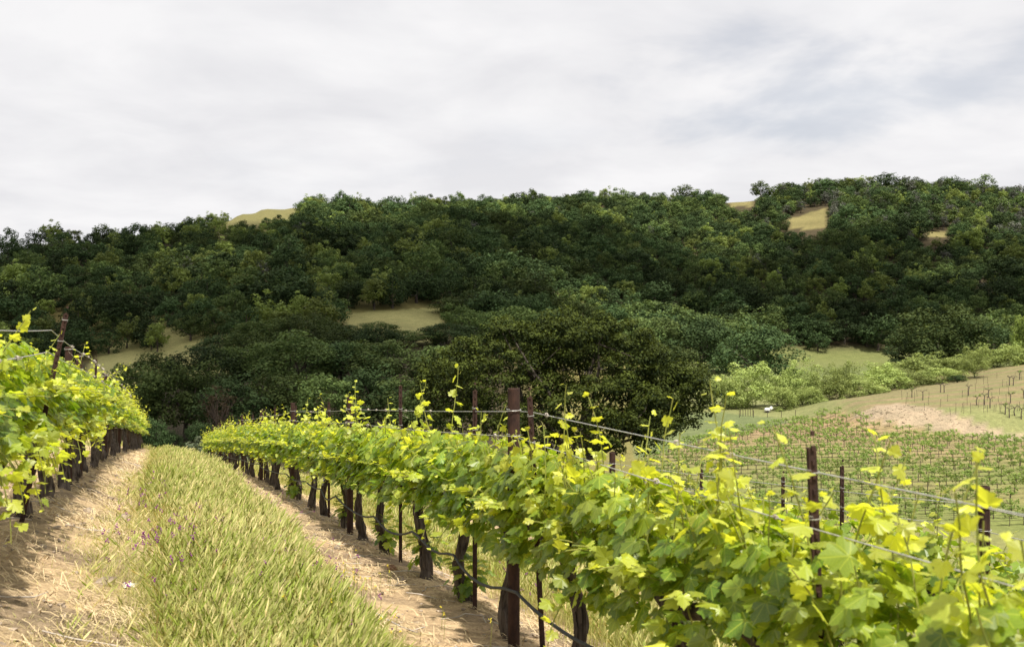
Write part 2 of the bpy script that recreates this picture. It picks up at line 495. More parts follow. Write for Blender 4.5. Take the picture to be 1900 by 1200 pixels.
# ------------------------------------------------------------------ ground sheet
def build_ground():
    ys = np.concatenate([np.linspace(-14, 2, 40, endpoint=False), 2 + (np.geomspace(1, 1500, 620) - 1) * 1.0])
    t = np.linspace(-1.25, 1.45, 420)
    t = np.sign(t) * (np.abs(t) ** 1.15)
    X = t[None, :] * (ys[:, None] + 17)
    Y = ys[:, None] + 0 * X
    x, y = X.ravel(), Y.ravel()
    z = ground_z(x, y)
    s = x + ROW * y
    near = sstep(70, 30, y)
    z = z + near * (0.012 * wob(x, y, 0.21) + 0.018 * wob(x + 3, y, 0.55) + RNG.normal(size=len(x)) * 0.006)
    straw = np.array([0.42, 0.315, 0.195]); soil = np.array([0.215, 0.165, 0.115])
    alley = np.array([0.20, 0.19, 0.06]); meadow = np.array([0.19, 0.165, 0.062])
    dry = np.array([0.27, 0.20, 0.10]); green = np.array([0.125, 0.165, 0.055])
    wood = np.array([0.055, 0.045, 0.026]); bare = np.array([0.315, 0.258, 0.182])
    q = (s + 1.1) / 3.57
    d = (q - np.floor(q)) * 3.57                        # 0 = on a row line
    dd = d + 0.12 * wob(x, y, 0.7) + 0.10 * RNG.normal(size=len(x))
    grassy = sstep(0.85, 1.25, dd) * sstep(3.57 - 0.8, 3.57 - 1.15, dd)
    c = straw * (1 - grassy[:, None]) + alley * grassy[:, None]
    patch = sstep(0.1, 0.55, wob(x * 1.0, y * 2.2, 0.8)) * (1 - grassy)
    c = c * (1 - 0.75 * patch[:, None]) + soil * 0.75 * patch[:, None]
    far = sstep(42, 60, y + np.maximum(s - 8, 0) * 3)[:, None]
    mix = (0.5 + 0.5 * wob(x, y, 23.0))[:, None]
    base = meadow * (1 - 0.35 * mix) + green * 0.35 * mix
    c = c * (1 - far) + base * far
    u, v = 950 + F * x / np.maximum(y, 1), 600 - F * z / np.maximum(y, 1)
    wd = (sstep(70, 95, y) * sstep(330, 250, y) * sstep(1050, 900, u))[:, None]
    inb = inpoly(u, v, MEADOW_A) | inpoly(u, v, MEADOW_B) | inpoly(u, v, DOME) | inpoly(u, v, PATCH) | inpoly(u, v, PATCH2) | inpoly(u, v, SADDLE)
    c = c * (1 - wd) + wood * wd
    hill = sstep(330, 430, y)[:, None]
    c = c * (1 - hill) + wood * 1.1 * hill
    mcol = dry * 0.50 + green * 0.40
    mcol = mcol * (1 + 0.18 * wob(x, y, 11.0))[:, None]
    c = np.where(inb[:, None], mcol, c)
    c = np.where((inpoly(u, v, MEADOW_B) | inpoly(u, v, [(140, 730), (180, 655), (250, 622), (330, 606), (440, 598), (480, 620), (430, 690), (330, 715)]))[:, None], mcol * np.array([1.72, 1.86, 1.75]), c)
    domem = inpoly(u, v, DOME_GRASS)
    c = np.where(domem[:, None], np.array([0.155, 0.148, 0.062]), c)
    # valley floor on the right
    val = (sstep(40, 60, y) * sstep(1180, 1250, u) * sstep(436, 418, y))[:, None]
    vcol = np.array([0.185, 0.20, 0.085]) * (1 + 0.12 * wob(x, y, 14.0))[:, None]
    c = c * (1 - val) + vcol * val
    fld = sstep(245, 290, y)[:, None] * val
    fcol = np.array([0.125, 0.152, 0.056]) + np.array([0.018, 0.010, 0.003]) * sstep(350, 395, y)[:, None]
    c = c * (1 - fld) + fcol * fld
    lawn = inpoly(u, v, [(1180, 850), (1180, 770), (1330, 764), (1440, 776), (1478, 786), (1400, 800), (1310, 815)])
    c = np.where(lawn[:, None], np.array([0.130, 0.160, 0.070]), c)
    blk = inpoly(u, v, BLOCK_POLY)
    soilv = np.array([0.30, 0.225, 0.13]) * (1 - 0.1 * wob(x, y, 3.0))[:, None]
    gr = (sstep(155, 100, y) * 0.75 + 0.18 * wob(x, y, 8.0))[:, None]
    bcol = soilv * (1 - np.clip(gr, 0, 0.9)) + np.array([0.15, 0.19, 0.055]) * np.clip(gr, 0, 0.9)
    c = np.where(blk[:, None], bcol, c)
    kn = (sstep(146, 152, y) * sstep(0.0, 5.0, x - 54 - 0.25 * np.maximum(y - 160, 0)) * sstep(240, 215, y))[:, None]
    st = (0.5 + 0.5 * np.sin((y - 0.12 * x) * 1.15))[:, None]
    kcol = np.array([0.225, 0.175, 0.105]) * st + np.array([0.165, 0.178, 0.075]) * (1 - st)
    c = c * (1 - kn) + kcol * kn
    bk = inpoly(u, v, [(1575, 771), (1625, 752), (1672, 748), (1735, 758), (1800, 776), (1862, 803), (1960, 812), (1960, 822), (1850, 815), (1700, 793), (1610, 779)])
    c = np.where(bk[:, None], bare * (1 + 0.10 * wob(x, y, 1.6))[:, None], c)
    c = c * (1 + 0.10 * RNG.normal(size=(len(x), 1)) * sstep(60, 20, y)[:, None])
    n, mm = len(ys), len(t)
    i = (np.arange(n - 1)[:, None] * mm + np.arange(mm - 1)[None, :]).ravel()
    q4 = np.stack([i, i + 1, i + mm + 1, i + mm], -1)
    m, nt, b = new_mat('ground')
    ca = nd(nt, 'ShaderNodeAttribute'); ca.attribute_name = 'ground_colour'
    n1 = noise(nt, 9.0, 8, 0.68); n2 = noise(nt, 0.35, 6, 0.6); n3 = noise(nt, 55.0, 3, 0.6)
    c1 = mixc(nt, 1.0, ca.outputs['Color'], mixc(nt, rng_node(nt, n1, 0.3, 0.7, 0, 1), (0.62, 0.60, 0.58), (1.28, 1.26, 1.22)), 'MULTIPLY')
    c2 = mixc(nt, 1.0, c1, mixc(nt, rng_node(nt, n2, 0.3, 0.7, 0, 1), (0.84, 0.87, 0.84), (1.16, 1.12, 1.12)), 'MULTIPLY')
    n4 = noise(nt, 1.6, 9, 0.7)
    c2 = mixc(nt, 1.0, c2, mixc(nt, rng_node(nt, n4, 0.33, 0.67, 0, 1), (0.74, 0.75, 0.74), (1.22, 1.2, 1.2)), 'MULTIPLY')
    c3 = mixc(nt, 1.0, c2, mixc(nt, rng_node(nt, n3, 0.3, 0.7, 0, 1), (0.78, 0.76, 0.74), (1.2, 1.2, 1.2)), 'MULTIPLY')
    nt.links.new(c3, b.inputs['Base Color'])
    b.inputs['Roughness'].default_value = 0.95
    b.inputs['Specular IOR Level'].default_value = 0.1
    bp = nd(nt, 'ShaderNodeBump')
    bp.inputs['Strength'].default_value = 0.9
    bp.inputs['Distance'].default_value = 0.05
    nt.links.new(n1, bp.inputs['Height'])
    nt.links.new(bp.outputs[0], b.inputs['Normal'])
    me = mesh_np('ground', np.stack([x, y, z], -1), [q4], [m], col_attr=np.clip(c, 0.01, 0.8), smooth=True)
    tag(obj('ground', me), 'sloping vineyard ground, valley floor and far hillside', 'ground', kind='structure')

BLOCK_POLY = [(1180, 1100), (1200, 850), (1315, 812), (1400, 797), (1478, 782), (1560, 764), (1590, 773), (1700, 795), (1860, 817), (2010, 826), (2100, 1300), (1180, 1300)]
build_ground()

def shade_cloud():
    """unseen cloud out of frame, placed and cut so its shadow lies on the wooded hill while the vineyard is in sun"""
    rng = np.random.default_rng(12)
    H = 950.0
    area = [(-95, 108), (-16, 116), (-6, 200), (8, 290), (50, 415), (150, 432), (260, 436), (345, 470), (345, 640), (190, 650), (60, 650), (-62, 640), (-143, 612), (-168, 588), (-186, 575), (-215, 640), (-301, 640), (-560, 640), (-420, 108)]
    poly = []
    for i in range(len(area)):                       # where each corner of the shaded ground is seen from the sun
        a, b2 = area[i], area[(i + 1) % len(area)]
        for f in np.arange(0, 1, 0.2):
            x, y = a[0] + (b2[0] - a[0]) * f, a[1] + (b2[1] - a[1]) * f
            k = (H - gz(x, y)) / sdir.z
            poly.append((x + sdir.x * k, y + sdir.y * k))
    px = [p[0] for p in poly]; py = [p[1] for p in poly]
    st = 14.0
    gx, gy = np.meshgrid(np.arange(min(px) - 30, max(px) + 30, st), np.arange(min(py) - 30, max(py) + 30, st))
    wx = gx + 9 * wob(gx, gy, 31.0); wy = gy + 9 * wob(gx + 50, gy, 27.0)
    ins = inpoly(wx.ravel(), wy.ravel(), poly).reshape(gx.shape)
    hole = (wob(gx, gy, 58.0) + 0.6 * wob(gx + 90, gy - 40, 33.0)) > 0.54  # gaps opened to let patches of sun onto the wood
    ins &= ~hole
    d = ins.astype(float)
    for _ in range(6):
        d = (d + np.roll(d, 1, 0) + np.roll(d, -1, 0) + np.roll(d, 1, 1) + np.roll(d, -1, 1)) / 5
    th = np.clip((d - 0.35) * 2, 0, 1) ** 0.6
    low = H + 8 * wob(gx, gy, 60.0) - 14 * th
    top = H + 8 * wob(gx, gy, 60.0) + 75 * th * (1 + 0.35 * wob(gx, gy, 44.0)) + 6
    n, m = gx.shape
    V = np.concatenate([np.stack([gx, gy, low], -1).reshape(-1, 3), np.stack([gx, gy, top], -1).reshape(-1, 3)])
    cell = ins[:-1, :-1] & ins[1:, :-1] & ins[:-1, 1:] & ins[1:, 1:]
    idx = np.arange(n * m).reshape(n, m)
    a, b2, c, e = idx[:-1, :-1][cell], idx[:-1, 1:][cell], idx[1:, 1:][cell], idx[1:, :-1][cell]
    lowf = np.stack([a, e, c, b2], -1); topf = np.stack([a, b2, c, e], -1) + n * m
    cnt = {}
    for f in lowf:
        for k in range(4):
            ed = (int(f[k]), int(f[(k + 1) % 4]))
            if (ed[1], ed[0]) in cnt: del cnt[(ed[1], ed[0])]
            else: cnt[ed] = 1
    side = np.array([(v1, v0, v0 + n * m, v1 + n * m) for v0, v1 in cnt])
    mt = solid_material('cloud', (0.80, 0.80, 0.82), (0.9, 0.9, 0.9), 0.01, 1.0, spec=0.0)
    ntc = mt.node_tree
    trc = nd(ntc, 'ShaderNodeBsdfTranslucent'); trc.inputs['Color'].default_value = (0.95, 0.95, 0.97, 1)
    mxc = nd(ntc, 'ShaderNodeMixShader'); mxc.inputs[0].default_value = 0.86
    ntc.links.new(ntc.nodes['Principled BSDF'].outputs[0], mxc.inputs[1]); ntc.links.new(trc.outputs[0], mxc.inputs[2])
    ntc.links.new(mxc.outputs[0], ntc.nodes['Material Output'].inputs[0])
    tag(obj('cloud', mesh_np('cloud', V, [np.concatenate([lowf, topf, side])], [mt], smooth=True)), 'unseen pale cloud overhead, added to shade the wooded hill', 'cloud', kind='structure')
shade_cloud()

# ------------------------------------------------------------------ grape vines
def leaf_template(fine=True):
    if fine:
        half = [(0.07, -0.12), (0.20, -0.24), (0.36, -0.20), (0.50, -0.06), (0.47, 0.07), (0.66, 0.16), (0.68, 0.30), (0.52, 0.38), (0.36, 0.41),
                (0.47, 0.56), (0.42, 0.68), (0.27, 0.72), (0.20, 0.86), (0.09, 0.92)]
    else:
        half = [(0.24, -0.22), (0.52, -0.04), (0.66, 0.24), (0.38, 0.42), (0.42, 0.66), (0.16, 0.86)]
    out = [(0, -0.02)] + half + [(0, 1.05)] + [(-a, b) for a, b in half[::-1]]
    out = np.array(out)
    r = np.hypot(out[:, 0], out[:, 1] - 0.15)
    th = np.arctan2(out[:, 0], out[:, 1])
    z = -0.22 * r ** 2 + 0.07 * np.cos(th * 5.0) * r
    v = np.concatenate([[[0, 0.12, 0.03]], np.column_stack([out, z])])
    n = len(out)
    f = np.array([[0, 1 + i, 1 + (i + 1) % n] for i in range(n)])
    v[:, 1] -= 0.0
    return v, f
LEAF_FINE, LEAF_COARSE = leaf_template(True), leaf_template(False)

def norm(a):
    return a / (np.linalg.norm(a, axis=-1, keepdims=True) + 1e-9)

def leaves_mesh(P, T, N, S, age, tint, tmpl, rng):
    """P base points, T tip direction, N normal, S size -> verts, faces, face attrs"""
    T = norm(T); N = norm(N - T * (N * T).sum(-1, keepdims=True))
    Xd = np.cross(T, N)
    tv, tf = tmpl
    curl = rng.uniform(0.4, 1.9, size=(len(P), 1, 1))
    lv = tv[None] * np.concatenate([np.ones((len(P), 1, 1)), np.ones((len(P), 1, 1)), curl], -1) * S[:, None, None]
    lv = lv * (1 + 0.05 * rng.normal(size=lv.shape))
    V = P[:, None, :] + lv[..., 0:1] * Xd[:, None] + lv[..., 1:2] * T[:, None] + lv[..., 2:3] * N[:, None]
    k = len(tv)
    Fc = tf[None] + (np.arange(len(P)) * k)[:, None, None]
    m = len(tf)
    return V.reshape(-1, 3), Fc.reshape(-1, 3), np.repeat(age, m), np.repeat(tint, m)

def vine_foliage(seed, fine=True, dens=1.0, tall=1.0, low=0.25, span=0.78, spires=1):
    """leafy shoots of one vine; local X along the row, Z up from the ground, cordon at 0.86 m"""
    rng = np.random.default_rng(seed)
    P, T, N, S, A = [], [], [], [], []
    stems = MB()
    def shoot(base, d0, length, bend, smax, reach_tip=True):
        n = max(4, int(length / 0.065))
        pts = [base]; d = np.array(d0, float); d /= np.linalg.norm(d)
        for i in range(n):
            d = d + np.array([rng.normal(0, 0.07), rng.normal(0, 0.07), 0]) + bend
            d /= np.linalg.norm(d)
            pts.append(pts[-1] + d * length / n)
        pts = np.array(pts)
        stems.tube(pts, np.linspace(0.0050, 0.0026, len(pts)), sides=5 if fine else 4, caps=False)
        phase = rng.uniform(0, 6.28)
        for i in range(1, len(pts)):
            f = i / (len(pts) - 1)
            for rep in range(2 if (f < 0.75 and rng.random() < 0.55) else 1):
                ang = phase + i * math.pi + rng.normal(0, 0.6) + rep * 1.8
                lat = np.array([0.55 * math.cos(ang), math.sin(ang) if abs(math.sin(ang)) > 0.3 else 0.6 * np.sign(rng.normal()), 0.0])
                pet = rng.uniform(0.03, 0.085) * (1.15 - 0.7 * f)
                p = pts[i] + norm(lat + np.array([0, 0, 0.35])) * pet
                size = smax * (1.0 - 0.52 * max(0.0, f - 0.3) / 0.7) * rng.uniform(0.65, 1.2)
                if f > 0.93: size *= 0.6
                out = np.array([lat[0] + rng.normal(0, 0.4), np.sign(p[1] + rng.normal(0, 0.12)) * rng.uniform(0.2, 1.1), 0])
                tip = norm(out) * rng.uniform(0.35, 1.0) + np.array([0, 0, rng.normal(-0.55 + 0.7 * f, 0.42)])
                nr = norm(out) * rng.uniform(0.15, 1.0) + np.array([rng.normal(0, 0.3), rng.normal(0, 0.3), rng.uniform(0.35, 1.1)])
                P.append(p); T.append(tip); N.append(nr); S.append(size)
                A.append(np.clip(0.17 + 0.80 * max(0, f - 0.12) + 0.55 * max(0, p[2] - 1.0) + rng.normal(0, 0.20), 0, 1))  # young at the tips; height term also paints in the sunlit top
    if spires >= 3: low = low * 0.8
    nsh = int(22 * dens)
    for i in range(nsh):
        x = -span + 2 * span * (i + rng.random()) / nsh
        side = rng.choice([-1, 1])
        L = rng.uniform(0.40, 0.64) * tall
        if rng.random() < 0.15: L += rng.uniform(0.12, 0.40)
        shoot(np.array([x, side * 0.03, 0.87 + rng.normal(0, 0.03)]), (rng.normal(0, 0.18), side * abs(rng.normal(0.05, 0.22)), 1.0), L,
              np.array([0, side * rng.uniform(-0.01, 0.035), 0.0]), 0.090)
    for i in range(spires):                             # strong upright canes above the wires
        x = rng.uniform(-span, span)
        shoot(np.array([x, rng.normal(0, 0.05), 0.9]), (rng.normal(0, 0.10), rng.normal(0, 0.10), 1.0), rng.uniform(0.80, 1.08), np.array([0, 0, 0.0]), 0.098)
    for i in range(int(9 * dens)):                      # flopping shoots that make the bushy sides
        x = rng.uniform(-span, span); side = rng.choice([-1, 1])
        shoot(np.array([x, side * 0.05, 0.92]), (rng.normal(0, 0.35), side * 0.8, 0.9), rng.uniform(0.30, 0.52), np.array([0, side * 0.02, -0.15]), 0.090)
    for i in range(int(7 * dens * (0.6 + min(low, 1.6)))):
        x = rng.uniform(-span, span); side = rng.choice([-1, 1])
        shoot(np.array([x, side * 0.05, 0.86]), (rng.normal(0, 0.4), side * 0.8, 0.1), rng.uniform(0.22, 0.40 + 0.22 * low), np.array([0, 0, -0.20 - 0.15 * min(low, 1)]), 0.098)
    nf = int(230 * dens)
    px = rng.uniform(-span, span, nf); pz = rng.uniform(0.68, 1.38, nf)
    wy = 0.22 * np.sqrt(np.clip(1 - ((pz - 1.02) / 0.45) ** 2, 0.05, 1))
    sy = rng.choice([-1.0, 1.0], nf); py = sy * wy * np.sqrt(rng.random(nf))
    for a in range(nf):
        P.append(np.array([px[a], py[a], pz[a]]))
        T.append(np.array([rng.normal(0, 0.6), sy[a] * 0.7, rng.normal(-0.6, 0.3)]))
        N.append(np.array([rng.normal(0, 0.3), sy[a] * rng.uniform(0.3, 1.0), rng.uniform(0.3, 1.0)]))
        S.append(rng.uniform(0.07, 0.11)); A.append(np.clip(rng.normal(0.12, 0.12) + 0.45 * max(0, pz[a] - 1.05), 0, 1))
    P, T, N, S, A = map(np.array, (P, T, N, S, A))
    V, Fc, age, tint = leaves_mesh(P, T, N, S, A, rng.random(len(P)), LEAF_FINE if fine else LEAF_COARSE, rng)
    tv = (LEAF_FINE if fine else LEAF_COARSE)[0]
    lxy = np.tile(np.column_stack([tv[:, 0], tv[:, 1], np.ones(len(tv))]), (len(P), 1)) if fine else None
    sv = np.concatenate(stems.v); sf = np.concatenate(stems.f[4])
    if fine: lxy = np.concatenate([lxy, np.zeros((len(sv), 3))])
    fa = {'age': np.concatenate([age, np.zeros(len(sf))]), 'tint': np.concatenate([tint, np.full(len(sf), 0.5)])}
    mi = np.concatenate([np.zeros(len(Fc)), np.ones(len(sf))])
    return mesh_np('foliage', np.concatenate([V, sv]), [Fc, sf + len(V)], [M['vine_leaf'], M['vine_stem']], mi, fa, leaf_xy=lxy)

def vine_trunk(seed, lean=(0.0, 0.0), r0=0.075):
    rng = np.random.default_rng(seed + 900)
    b = MB()
    n = 13
    t = np.linspace(0, 1, n)
    x = -lean[0] * (1 - t) ** 1.2 + 0.06 * np.sin(t * 5 + rng.uniform(0, 6)) * t * (1 - t) * 3
    y = -lean[1] * (1 - t) + 0.05 * np.sin(t * 6 + rng.uniform(0, 6)) * t * (1 - t) * 3
    z = -0.08 + 0.96 * t
    r = r0 * (1.25 - 0.5 * np.minimum(t * 2, 1) + 0.22 * np.maximum(t - 0.75, 0) * 4) * (1 + 0.10 * rng.normal(size=n))
    b.tube(np.column_stack([x, y, z]), r, sides=12, wob=0.14, rng=rng)
    for i in range(26):                                 # shreds of bark
        th = rng.uniform(0, 6.28); t0 = rng.uniform(0.05, 0.75); t1 = t0 + rng.uniform(0.1, 0.25)
        tt = np.linspace(t0, t1, 4)
        c = np.column_stack([np.interp(tt, t, x), np.interp(tt, t, y), np.interp(tt, t, z)])
        rr = np.interp(tt, t, r) * np.array([1.02, 1.10, 1.12, 1.04 + rng.uniform(0, 0.25)])
        th_ = th + rng.normal(0, 0.08, 4)
        p = c + np.column_stack([np.cos(th_), np.sin(th_), np.zeros(4)]) * rr[:, None]
        b.tube(p, [0.010, 0.014, 0.012, 0.004], sides=4)
    return b.mesh('trunk', [M['bark']], smooth=False)

def vine_cordon(seed, span=0.74):
    rng = np.random.default_rng(seed + 400)
    b = MB()
    for sgn in (-1, 1):
        t = np.linspace(0, 1, 8)
        p = np.column_stack([sgn * span * t, rng.normal(0, 0.012, 8), 0.80 + 0.07 * np.minimum(t * 3, 1) + rng.normal(0, 0.010, 8)])
        b.tube(p, np.linspace(0.040, 0.022, 8) * (1 + 0.12 * rng.normal(size=8)), sides=8, wob=0.10, rng=rng)
        for k in range(6):
            q = p[1 + k % 7] + np.array([rng.normal(0, 0.03), 0, 0.0])
            b.tube([q, q + np.array([rng.normal(0, 0.02), rng.normal(0, 0.02), 0.05])], [0.016, 0.011], sides=6)
    return b.mesh('cordon', [M['bark']])

def sucker_mesh(seed):
    rng = np.random.default_rng(seed + 70)
    n = 70
    c = np.array([rng.uniform(-0.1, 0.1), -0.06, 0.27])
    d = norm(rng.normal(size=(n, 3)))
    P = c + d * np.array([0.24, 0.18, 0.23]) * rng.uniform(0.4, 1.0, (n, 1))
    V, Fc, age, tint = leaves_mesh(P, d + np.array([0, 0, -0.5]), d + np.array([0, 0, 0.8]), rng.uniform(0.05, 0.09, n), np.clip(rng.normal(0.3, 0.15, n), 0, 1), rng.random(n), LEAF_FINE, rng)
    return mesh_np('sucker', V, [Fc], [M['vine_leaf']], face_attr={'age': age, 'tint': tint})

def tie_mesh():
    b = MB()
    th = np.linspace(0, 2 * np.pi, 13)
    b.tube(np.column_stack([0.082 * np.cos(th), 0.082 * np.sin(th), 0.62 + 0 * th]), 0.006, sides=6)
    b.tube([(0.08, -0.02, 0.62), (0.10, -0.05, 0.57), (0.095, -0.06, 0.50)], [0.007, 0.006, 0.003], sides=5)
    return b.mesh('tie', [M['plastic']])
TIE = tie_mesh()

ANG = math.atan2(1, -ROW)
ORD = ['zeroth', 'first', 'second', 'third', 'fourth', 'fifth', 'sixth', 'seventh', 'eighth', 'ninth', 'tenth', 'eleventh', 'twelfth', 'thirteenth', 'fourteenth',
       'fifteenth', 'sixteenth', 'seventeenth', 'eighteenth', 'nineteenth', 'twentieth']
def ordn(n):
    if n <= 20: return ORD[n]
    suf = 'th' if 10 <= n % 100 <= 20 else {1: 'st', 2: 'nd', 3: 'rd'}.get(n % 10, 'th')
    return f'{n}{suf}'

FAR_FOL = [vine_foliage(500 + i, fine=False, dens=1.0 + 0.12 * (i % 3), low=0.2 + 0.15 * (i % 4), spires=i % 2) for i in range(7)]
FAR_TRK = [vine_trunk(500 + i, (-0.05 + 0.08 * i, 0), 0.034 + 0.004 * i) for i in range(4)]
FAR_TRK_L = [vine_trunk(520 + i, (0.10 + 0.13 * i, 0.03 * i), 0.036 + 0.004 * i) for i in range(4)]
FAR_COR = [vine_cordon(500 + i) for i in range(3)]
def plant_vine(a, y, seed, near, label, group, lean=(0.05, 0), dens=1.0, tall=1.0, low=0.25, sucker=False, tie=False, left=False, spires=2):
    x = a - ROW * y + random.uniform(-0.03, 0.03)
    root = empty('grape_vine', (x, y, gz(x, y) - 0.02), (0, -math.atan(slope_row(x, y)) * 0.8, ANG + (0 if (seed % 2) or near else math.pi)))
    if not ((seed % 2) or near):
        root.rotation_euler = (0, math.atan(slope_row(x, y)) * 0.8, ANG + math.pi)
    tag(root, label, 'grape vine', group)
    if near:
        obj('foliage', vine_foliage(seed, True, dens, tall, low, spires=spires), root)
        obj('trunk', vine_trunk(seed, lean, (0.050 if left else 0.044) * random.uniform(0.85, 1.2)), root)
        obj('cordon', vine_cordon(seed), root)
    else:
        o = obj('foliage', FAR_FOL[seed % 7], root); o.scale = (1.02, 1.05, random.uniform(0.96, 1.05))
        obj('trunk', (FAR_TRK_L if left else FAR_TRK)[seed % 4], root)
        obj('cordon', FAR_COR[seed % 3], root)
    if sucker: obj('sucker', sucker_mesh(seed), root)
    if tie: obj('tie', TIE, root)
    return root

A_RIGHT, A_LEFT, A_FAR = 2.43, -1.12, 6.05
PIPES = [6.4, 12.0, 17.3, 22.8, 28.3, 33.8, 39.3, 44.8, 50.2]
ys = [1.95, 3.25, 4.47, 5.6, 6.72, 7.75, 8.95, 10.4, 11.6, 12.75]
while ys[-1] < 49.5: ys.append(ys[-1] + 1.36)
for i, y in enumerate(ys):
    k = sum(1 for p in PIPES if p < y)
    if k == 0:
        lab = ['grape vine filling the lower right corner, its leaves largest and softest', 'leafy grape vine in front of the leaning rusty stake, leaves overlapping the lower edge',
               'grape vine just beyond the leaning rusty stake, tall shoots against the young vineyard', 'grape vine with a thick dark trunk, the last before the tallest thick post'][i]
    else:
        inside = [yy for yy in ys if (PIPES[k - 1] < yy <= (PIPES[k] if k < len(PIPES) else 99))].index(y) + 1
        lab = f'old grape vine in the drip hose row, {ordn(inside)} beyond its {ordn(k)} thick post'
    plant_vine(A_RIGHT, y, 100 + i, y < 13, lab, 'grape vines in the row with the drip hose', lean=(0.06 + random.uniform(-0.03, 0.10), 0.03), low=0.9 if y < 5 else 0.1 if y < 7 else random.choice((0.2, 0.5, 0.9)),
               dens=1.12 if y < 7 else 1.12, spires=(5 if y < 4 else 3 if y < 5 else 1 if i % 2 else 0), tall=1.08 if y < 6 else 1.0, sucker=(i in (5, 6, 7, 9, 12)), tie=(i in (10, 11)))
ys = [4.9, 6.3, 7.84, 9.3, 10.7, 12.1]
while ys[-1] < 47: ys.append(ys[-1] + 1.36)
for i, y in enumerate(ys):
    lab = ('yellow green grape vine at the left edge of the picture, leaves hiding its trunk' if i == 0 else
           f'gnarled grape vine uphill of the grass strip, {ordn(i + 1)} from the near end')
    plant_vine(A_LEFT, y, 200 + i, y < 13.5, lab, 'grape vines in the uphill row', lean=(0.36 + random.uniform(-0.2, 0.12), random.uniform(-0.05, 0.1)), low=1.3 if i < 2 else 1.0, dens=1.4, tall=0.80, left=True, spires=0, tie=(i in (9, 12, 14)))
ys = [5.6]
while ys[-1] < 44: ys.append(ys[-1] + 1.37)
for i, y in enumerate(ys):
    plant_vine(A_FAR, y, 300 + i, False, f'grape vine in the row behind the drip hose row, {ordn(i + 1)} along', 'grape vines in the row behind')

# ------------------------------------------------------------------ posts, stakes, wires, hose
def pipe_mesh(h=2.0, r=0.041):
    b = MB()
    n = 20
    th = np.linspace(0, 2 * np.pi, n, endpoint=False)
    prof_ = [(r, -0.25), (r, h - 0.004), (r - 0.003, h), (r - 0.006, h), (r - 0.006, h - 0.25)]
    V = np.concatenate([np.column_stack([q[0] * np.cos(th), q[0] * np.sin(th), np.full(n, q[1])]) for q in prof_])
    j = np.arange(n); j2 = (j + 1) % n
    Fq = np.concatenate([np.column_stack([i * n + j, i * n + j2, (i + 1) * n + j2, (i + 1) * n + j]) for i in range(len(prof_) - 1)])
    b.add(V, [Fq, np.array([(len(prof_) - 1) * n + j])])
    return b.mesh('steel_post', [M['rust']], smooth=False)
def stake_mesh(h=2.0):
    b = MB()                                            # T section with studs up the face
    b.box((0, 0, h / 2 - 0.15), (0.036, 0.005, h + 0.3))
    b.box((0, 0.0165, h / 2 - 0.15), (0.005, 0.028, h + 0.296))
    for k in range(int(h / 0.054)):
        b.box((0, -0.006, 0.12 + k * 0.054), (0.014, 0.008, 0.018))
    return b.mesh('metal_stake', [M['rust']])
PIPE, STAKE = pipe_mesh(1.75), stake_mesh(1.74)
def clip_mesh():
    b = MB()
    th = np.linspace(0, 2 * np.pi * 1.6, 18)
    b.tube(np.column_stack([0.049 * np.cos(th), 0.049 * np.sin(th), np.linspace(-0.008, 0.010, 18)]), 0.0028, sides=5)
    return b.mesh('wire_clip', [M['wire']])
CLIP = clip_mesh()
def post(a, y, me, name, label, cat, group, dh=0.0, lean=(0, 0), clips=True, off=0.0):
    x = a - ROW * y + off
    o = obj(name, me, loc=(x, y, gz(x, y) + dh))
    o.rotation_euler = (lean[1], lean[0], ANG - math.pi / 2)
    tag(o, label, cat, group)
    if clips:
        for h in (1.60, 1.43):
            c = obj('wire_clip', CLIP, o, (0, 0, h - dh))
            if me is STAKE: c.scale = (0.45, 0.45, 1)
    return o
for i, y in enumerate([1.0] + PIPES):
    lab = ('thick rusty pipe post out at the near end of the drip hose row' if i == 0 else
           'tallest thick rusty pipe post, standing in front of the big spreading oak' if i == 1 else
           f'thick rusty pipe post, {ordn(i)} from the near end of the drip hose row')
    post(A_RIGHT, y, PIPE, 'steel_post', lab, 'post', 'thick pipe posts of the drip hose row', off=-0.05)
tst = [(3.5, -0.05, 'notched rusty stake leaning over the near vines before the young vineyard', -0.03), (6.15, -0.055, 'notched rusty stake leaning beside the tallest thick post', 0.0), (7.5, 0, None, 0.02),
       (9.85, 0, 'slender notched stake standing tall between the two nearest thick posts', 0.12), (12.45, 0, None, 0.0), (14.1, 0, None, 0.0), (17.6, 0, None, 0), (20.9, 0, None, 0.05), (23.1, 0.02, None, 0), (26.0, 0, None, 0), (31, 0, None, 0), (36.5, 0, None, 0)]
for i, (y, ln, lab, dh) in enumerate(tst):
    post(A_RIGHT, y, STAKE, 'metal_stake', lab or f'slender notched rusty stake, {ordn(i + 1)} from the near end of the drip hose row', 'stake', 'notched stakes of the drip hose row', dh - 0.02, (ln, 0), off=0.05)
for i, (y, lab) in enumerate([(7.35, 'notched rusty stake leaning out of the uphill vines, nearest of that row'), (15.0, None), (21, None), (27, None)]):
    post(A_LEFT, y, STAKE, 'metal_stake', lab or f'notched rusty stake in the uphill vine row, {ordn(i + 1)} from the near end', 'stake', 'notched stakes of the uphill row', -0.09 if i == 0 else -0.05, (0.19, -0.02) if i == 0 else (0.03, 0))
for i, y in enumerate([11.2, 12.6, 18.2, 24, 30]):
    post(A_LEFT, y, PIPE, 'steel_post', f'rusty pipe post among the uphill vines, {ordn(i + 1)} from the near end', 'post', 'pipe posts of the uphill row', -0.12)
for i, y in enumerate([6.95, 12.7, 18.2, 23.7, 29.2]):
    post(A_FAR, y, PIPE, 'steel_post', f'rusty pipe post in the row behind the drip hose row, {ordn(i + 1)} from its near end', 'post', 'pipe posts of the row behind', 0.0)
